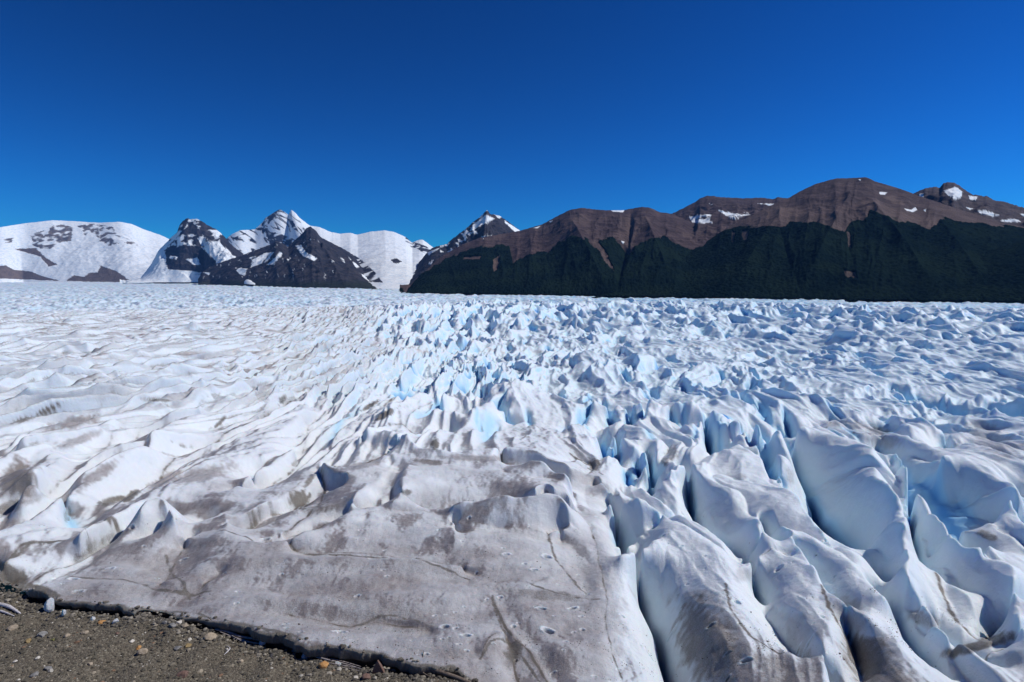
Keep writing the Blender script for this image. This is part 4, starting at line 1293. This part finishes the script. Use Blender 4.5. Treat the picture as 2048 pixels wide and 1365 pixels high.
SM = {'tan': stone_mat("tan_stone", (0.30, 0.24, 0.17), (0.42, 0.35, 0.26)), 'grey': stone_mat("grey_stone", (0.16, 0.16, 0.155), (0.27, 0.26, 0.25)),
      'pale': stone_mat("pale_stone", (0.50, 0.46, 0.40), (0.66, 0.62, 0.56)), 'orange': stone_mat("orange_stone", (0.42, 0.20, 0.06), (0.55, 0.31, 0.12)),
      'brown': stone_mat("brown_stone", (0.15, 0.085, 0.065), (0.22, 0.14, 0.11)), 'dark': stone_mat("dark_stone", (0.03, 0.03, 0.035), (0.07, 0.065, 0.07)),
      'ochre': stone_mat("ochre_stone", (0.25, 0.17, 0.07), (0.34, 0.25, 0.12)), 'olive': stone_mat("mossy_stone", (0.10, 0.11, 0.03), (0.18, 0.17, 0.06))}


def ground_at(px, py):
    z = -30.6
    for _ in range(6):
        x, y = to_ground(float(px), float(py), z)
        z = float(gravel_z(np.array([x]), np.array([y]))[0])
    return x, y, z


PXM = 24.5
rs = np.random.RandomState(11)
STONES = [
    (169, 1267, 17, 'tan', "tan oval stone lying alone left of the pale stone on the gravel"),
    (263, 1284, 12, 'pale', "small nearly white stone just above the orange rock"),
    (279, 1297, 15, 'orange', "bright orange rock resting behind a tan slab"),
    (286, 1307, 22, 'tan', "tan slab in front of the orange rock"),
    (421, 1277, 24, 'tan', "large rounded tan boulder left of the tangled roots"),
    (376, 1293, 14, 'ochre', "brownish round stone below left of the tan boulder"),
    (330, 1247, 14, 'grey', "grey stone on the heap at the ice edge, left of its neighbour"),
    (359, 1246, 14, 'pale', "pale stone on top of the heap at the ice edge"),
    (345, 1253, 16, 'grey', "flat grey rock in the middle of the heap at the ice edge"),
    (371, 1254, 17, 'tan', "tan rock at the right foot of the heap at the ice edge"),
    (204, 1246, 15, 'orange', "flat orange stone in the dark gap under the ice"),
    (366, 1353, 24, 'brown', "brown flat boulder at the bottom of the gravel"),
    (96, 1339, 15, 'grey', "grey stone above another grey stone near the lower left corner"),
    (70, 1352, 18, 'grey', "grey flat stone lowest near the left corner of the gravel"),
    (57, 1284, 15, 'ochre', "ochre stone left of the mossy stone"),
    (106, 1281, 10, 'olive', "small mossy green stone on the gravel"),
    (648, 1333, 20, 'orange', "orange yellow rock beside the grey driftwood sticks"),
    (543, 1314, 12, 'dark', "black stone on the gravel below the roots"),
    (356, 1298, 16, 'grey', "grey stone between the orange rock and the round brown stone"),
    (712, 1357, 10, 'pale', "white stone left of the dark red stone"),
    (733, 1357, 20, 'brown', "dark red brown stone at the lower edge below the pointed slab"),
    (85, 1272, 20, 'grey', "grey rounded stone left of the tan oval stone"),
    (134, 1273, 12, 'tan', "tan stone between the grey rounded stone and tan oval stone"),
    (455, 1300, 9, 'pale', "tiny white stone right of the tan boulder"),
    (590, 1302, 14, 'grey', "grey stone tucked in the gap where ice meets gravel"),
    (25, 1258, 20, 'tan', "pinkish tan stone at the left edge of the gravel"),
    (480, 1325, 13, 'tan', "tan stone in open gravel below the roots"),
    (235, 1268, 9, 'brown', "small brown stone between tan oval and pale stones"),
    (30, 1325, 9, 'pale', "tiny pale pebble near the left edge of the gravel"),
    (180, 1330, 11, 'tan', "tan pebble in open dark gravel at the lower left"),
]
for (px, py, w, col, lab) in STONES:
    x, y, z = ground_at(px, py)
    r = w / PXM / 2
    V, Q = stone_shape(rs, ICO3, r * rs.uniform(.95, 1.1), r * rs.uniform(.75, 1.0), r * rs.uniform(.5, .72))
    a = rs.uniform(-.5, .5)
    o = link("stone", raw_mesh("stone", V, Q, False), SM[col], loc=(x, y, z + r * .22))
    o.rotation_euler = (rs.uniform(-.15, .15), rs.uniform(-.15, .15), a)
    tag(o, lab, "stone", "stones on the gravel bank")

# broken pieces of ice fallen along the edge
ICEB = [(100, 1222, 26, 34, "tall dirty ice block standing in the dark gap at the left"), (128, 1232, 14, 20, "white ice wedge beside the tall dirty ice block"),
        (232, 1246, 16, 12, "grey ice lump in the gap just right of the flat orange stone"), (186, 1240, 12, 9, "small grey ice lump in the gap left of the flat orange stone"),
        (524, 1290, 18, 12, "grey ice piece right of the tangled roots"), (612, 1316, 20, 14, "dirty ice piece above the driftwood sticks"), (676, 1330, 14, 9, "small ice piece right of the orange yellow rock")]
for (px, py, w, h, lab) in ICEB:
    x, y, z = ground_at(px, py)
    V, Q = stone_shape(rs, ICO3, w / PXM / 2, w / PXM / 2.4, h / PXM / 1.7, 11)
    me_ = raw_mesh("ice_block", V, Q, False, {'masks': np.tile(np.array([.45, .1, .25]), (len(V), 1))})
    o = link("ice_block", me_, ICE, loc=(x, y, z + h / PXM * .3))
    o.rotation_euler = (rs.uniform(-.3, .3), rs.uniform(-.3, .3), rs.uniform(-1, 1))
    tag(o, lab, "ice block", "ice blocks broken off the glacier edge")

# pointed slab at the ice edge
x, y, z = ground_at(757, 1345)
Vp = np.array([(-.62, -.25, -.2), (.70, -.2, -.2), (.62, .25, -.2), (-.5, .25, -.2), (-.48, -.18, .35), (.22, -.16, .75), (.30, .08, .70), (-.36, .12, .40), (-.05, -.08, 1.25), (.0, .06, 1.2)])
import bmesh
bm = bmesh.new()
for v in Vp: bm.verts.new(v)
bmesh.ops.convex_hull(bm, input=bm.verts)
bmesh.ops.bevel(bm, geom=bm.edges[:], offset=0.035, segments=1, affect='EDGES')
me = bpy.data.meshes.new("pointed_slab"); bm.to_mesh(me); bm.free()
o = link("pointed_slab", me, SM['brown'], loc=(x, y, z)); o.scale = (.85, .85, .85)
tag(o, "pointed reddish brown rock slab standing at the ice edge", "rock")

def ice_z(x, y):
    r0, r1, nr, nc, Zn = NEAR
    c = np.clip(((np.arctan2(x, y) - AZ0) / (AZ1 - AZ0) * (nc - 1)).round(), 0, nc - 1).astype(int)
    r = np.clip(((np.log(np.hypot(x, y)) - math.log(r0)) / math.log(r1 / r0) * (nr - 1)).round(), 0, nr - 1).astype(int)
    return Zn[r, c]


# loose pebbles
rs2 = np.random.RandomState(4)
Vs = []; Qs = []; Cs = []; off = 0
variants = [stone_shape(rs2, ICO1, 1, .8, .6, 4) for _ in range(14)]
cnt = 0
while cnt < 11000:
    px = rs2.uniform(-90, 960, 4000); py = rs2.uniform(1195, 1420, 4000)
    gx, gy = to_ground(px, py, -30.9)
    s, *_ = edge_dist(gx, gy)
    ok = (s < 0.1)
    gx, gy, px, py = gx[ok], gy[ok], px[ok], py[ok]
    gz = gravel_z(gx, gy)
    for i in range(len(gx)):
        r = 0.035 + 0.08 * rs2.rand() ** 2 + (0.20 * rs2.rand() ** 1.6 if rs2.rand() < 0.12 else 0)
        V, Q = variants[rs2.randint(14)]
        a = rs2.rand() * 6.28
        ca, sa = math.cos(a), math.sin(a)
        W = V * r
        W = np.stack([W[:, 0] * ca - W[:, 1] * sa, W[:, 0] * sa + W[:, 1] * ca, W[:, 2]], -1) + (gx[i], gy[i], gz[i] + r * .15)
        Vs.append(W); Qs.append(Q + off); off += len(W)
        t = rs2.rand()
        c = (.085, .075, .055) if t < .55 else (.16, .14, .105) if t < .85 else (.28, .24, .18) if t < .95 else (.22, .13, .08) if t < .97 else (.5, .47, .41)
        Cs.append(np.tile(np.array(c) * rs2.uniform(.75, 1.2), (len(W), 1)))
        cnt += 1
for i in range(2600):
    k_ = rs2.randint(len(edge_xy) - 1)
    t = rs2.rand()
    ex = edge_xy[k_] * (1 - t) + edge_xy[k_ + 1] * t
    tn = edge_xy[k_ + 1] - edge_xy[k_]; tn /= np.linalg.norm(tn)
    off_ = -abs(rs2.normal()) * 0.8 + (0.15 if i % 3 else 1.2 * rs2.rand())
    gx_, gy_ = ex[0] - tn[1] * off_, ex[1] + tn[0] * off_
    gz_ = float(gravel_z(np.array([gx_]), np.array([gy_]))[0]) if off_ < 0.5 else float(ice_z(gx_, gy_))
    r = 0.05 + 0.20 * rs2.rand() ** 2.0
    V, Q = variants[rs2.randint(14)]
    W = V * r * rs2.uniform(.7, 1.3, 3) + (gx_, gy_, gz_ + r * .25)
    Vs.append(W); Qs.append(Q + off); off += len(W)
    t = rs2.rand()
    c = (.09, .08, .065) if t < .5 else (.17, .15, .12) if t < .85 else (.30, .27, .22)
    Cs.append(np.tile(np.array(c) * rs2.uniform(.75, 1.2), (len(W), 1)))
kp = NT("pebble_stone")
ap = kp.node("ShaderNodeAttribute", attribute_name="tone")
kp.l.new(ap.outputs['Color'], kp.b.inputs['Base Color'])
kp.b.inputs['Roughness'].default_value = 0.85
o = link("pebbles", raw_mesh("pebbles", np.vstack(Vs), np.vstack(Qs), False, {'tone': np.vstack(Cs)}), kp.m)
tag(o, "countless small brown and grey pebbles covering the gravel bank", kind="stuff")

# grit and small stones lying on the dirty ice
Vs = []; Qs = []; Cs = []; off = 0
px = rs2.uniform(40, 2000, 26000); py = 1365 - 330 * rs2.rand(26000) ** 1.5
gx, gy = to_ground(px, py, -29.8)
s_, *_ = edge_dist(gx, gy)
cl = perlin(gx / 3.0, gy / 1.6, 301) + .5 * perlin(gx / .9, gy / .7, 302)
okm = (s_ > 0.2) & (cl > 0.12 + 0.5 * rs2.rand(26000)) & ((px < 1190) | (py > 1230))
for i in np.nonzero(okm)[0]:
    r = 0.018 + 0.03 * rs2.rand() ** 2 + (0.06 * rs2.rand() if rs2.rand() < 0.05 else 0)
    V, Q = variants[rs2.randint(14)]
    W = V * r * rs2.uniform(.7, 1.3, 3) + (gx[i], gy[i], float(ice_z(gx[i], gy[i])) + r * .2)
    Vs.append(W); Qs.append(Q + off); off += len(W)
    Cs.append(np.tile(np.array((.075, .065, .055) if rs2.rand() < .8 else (.2, .18, .15)) * rs2.uniform(.7, 1.2), (len(W), 1)))
o = link("ice_grit_gravel", raw_mesh("ice_grit_gravel", np.vstack(Vs), np.vstack(Qs), False, {'tone': np.vstack(Cs)}), kp.m)
tag(o, "dark grit and tiny stones scattered over the dirty ice near the gravel", kind="stuff")

# ------------------------------------------------------------------ driftwood


def tube(pts, rad, sides=7, seed=0):
    P = catmull(np.array(pts, float), 7)
    n = len(P)
    rr = np.interp(np.linspace(0, 1, n), np.linspace(0, 1, len(rad)), rad)
    T = np.gradient(P, axis=0); T /= np.linalg.norm(T, axis=1)[:, None]
    up = np.array([0, 0, 1.0])
    Nn = np.cross(T, up); Nn /= np.maximum(np.linalg.norm(Nn, axis=1), 1e-6)[:, None]
    Bn = np.cross(Nn, T)
    rg = np.random.RandomState(seed)
    prof = 1 + .22 * rg.normal(size=sides)
    ang = np.arange(sides) * 2 * PI / sides
    V = (P[:, None] + rr[:, None, None] * prof[None, :, None] * (np.cos(ang)[None, :, None] * Nn[:, None] + np.sin(ang)[None, :, None] * Bn[:, None])).reshape(-1, 3)
    V = V + rg.normal(size=V.shape) * rr.mean() * .08
    i = np.arange(n - 1)[:, None] * sides + np.arange(sides)[None]
    j = np.arange(n - 1)[:, None] * sides + (np.arange(sides)[None] + 1) % sides
    Q = np.stack([i, j, j + sides, i + sides], -1).reshape(-1, 4)
    return V, Q


def branch(name, lab, cat, strands, mat, group=None):
    Vs = []; Qs = []; off = 0
    for si, (pp, rad) in enumerate(strands):
        pts = []
        for (px, py, dz) in pp:
            x, y, z = ground_at(px, py)
            pts.append((x, y, z + dz))
        V, Q = tube(pts, rad, 7, si)
        Vs.append(V); Qs.append(Q + off); off += len(V)
    o = link(name, raw_mesh(name, np.vstack(Vs), np.vstack(Qs), True), mat)
    return tag(o, lab, cat, group)


def wood(name, a, b):
    k = NT(name)
    n = k.noise(5.0, 5, 0.7, k.pos((1, 1, 4)))
    k.put(k.b.inputs['Base Color'], k.mix(k.ramp(n, .35, .65), a, b))
    k.b.inputs['Roughness'].default_value = 0.8
    k.l.new(k.bump(k.noise(9, 4, .7, k.pos((1, 4, 4))), .6, .04), k.b.inputs['Normal'])
    return k.m


WG = wood("grey_driftwood", (0.20, 0.17, 0.16), (0.42, 0.38, 0.38))
WB = wood("brown_driftwood", (0.10, 0.07, 0.05), (0.25, 0.20, 0.16))
WP = wood("pale_driftwood", (0.45, 0.42, 0.42), (0.70, 0.68, 0.70))
branch("fallen_branch", "weathered brown branch with broken twigs lying along the ice edge", "branch",
       [([(838, 1335, .35), (860, 1344, .28), (890, 1353, .22), (930, 1366, .15), (980, 1392, .1)], [.13, .15, .12, .10, .08]),
        ([(838, 1337, .3), (832, 1330, .55), (829, 1322, .75)], [.08, .05, .02]), ([(842, 1337, .3), (846, 1328, .6), (848, 1320, .8)], [.07, .04, .015]),
        ([(836, 1340, .2), (850, 1352, .15), (872, 1362, .1)], [.06, .05, .02])], WB)
branch("tree_roots", "tangle of grey brown roots stretched along the ice edge right of the tan boulder", "roots",
       [([(430, 1262, .12), (455, 1268, .18), (480, 1277, .16), (510, 1282, .15), (538, 1288, .05)], [.03, .07, .08, .07, .03]),
        ([(440, 1266, .1), (470, 1278, .12), (500, 1287, .12), (528, 1291, .1)], [.03, .06, .06, .02]),
        ([(445, 1262, .2), (480, 1268, .28), (515, 1278, .2), (545, 1290, .1)], [.05, .07, .06, .02]),
        ([(460, 1272, .15), (485, 1285, .1), (520, 1290, .05)], [.04, .04, .02])], WG)
branch("driftwood_sticks", "bundle of thin grey driftwood sticks right of the orange yellow rock", "driftwood",
       [([(612, 1312, .1), (650, 1322, .14), (690, 1331, .12), (728, 1342, .08)], [.03, .05, .04, .02]),
        ([(625, 1322, .08), (665, 1330, .1), (715, 1338, .1)], [.02, .04, .02]), ([(640, 1317, .15), (680, 1326, .18), (722, 1336, .1)], [.02, .04, .02]),
        ([(655, 1336, .06), (690, 1338, .08), (730, 1346, .05)], [.02, .03, .02])], WG)
branch("bleached_driftwood", "bleached white driftwood lying at the left edge below the ice", "driftwood",
       [([(-30, 1205, .1), (-5, 1212, .2), (18, 1218, .2), (42, 1230, .08)], [.06, .13, .12, .04]), ([(-20, 1222, .1), (5, 1226, .15), (30, 1234, .06)], [.05, .09, .03])], WP)
branch("curved_twig", "small pale curved twig right of the tan boulder", "twig",
       [([(448, 1312, .08), (456, 1306, .14), (460, 1300, .14), (455, 1295, .1)], [.02, .035, .03, .015])], WP)

# ------------------------------------------------------------------ air
import bmesh
bm = bmesh.new()
bmesh.ops.create_cube(bm, size=1.0)
me = bpy.data.meshes.new("haze"); bm.to_mesh(me); bm.free()
hz = bpy.data.objects.new("haze", me)
hz.scale = (34000, 19000, 2000)
hz.location = (0, 8600, 800)
hm = bpy.data.materials.new("air")
hm.use_nodes = True
hn = hm.node_tree.nodes
for q in list(hn):
    if q.type != 'OUTPUT_MATERIAL': hn.remove(q)
pv = hn.new("ShaderNodeVolumePrincipled")
pv.inputs['Color'].default_value = (0.16, 0.42, 1.0, 1)
pv.inputs['Density'].default_value = 0.000015
pv.inputs['Anisotropy'].default_value = 0.0
hm.node_tree.links.new(pv.outputs[0], hn[0].inputs['Volume'] if hn[0].type == 'OUTPUT_MATERIAL' else hn["Material Output"].inputs['Volume'])
me.materials.append(hm)
COL.objects.link(hz)
tag(hz, "thin blue air between the viewer and the far mountains", kind="stuff")
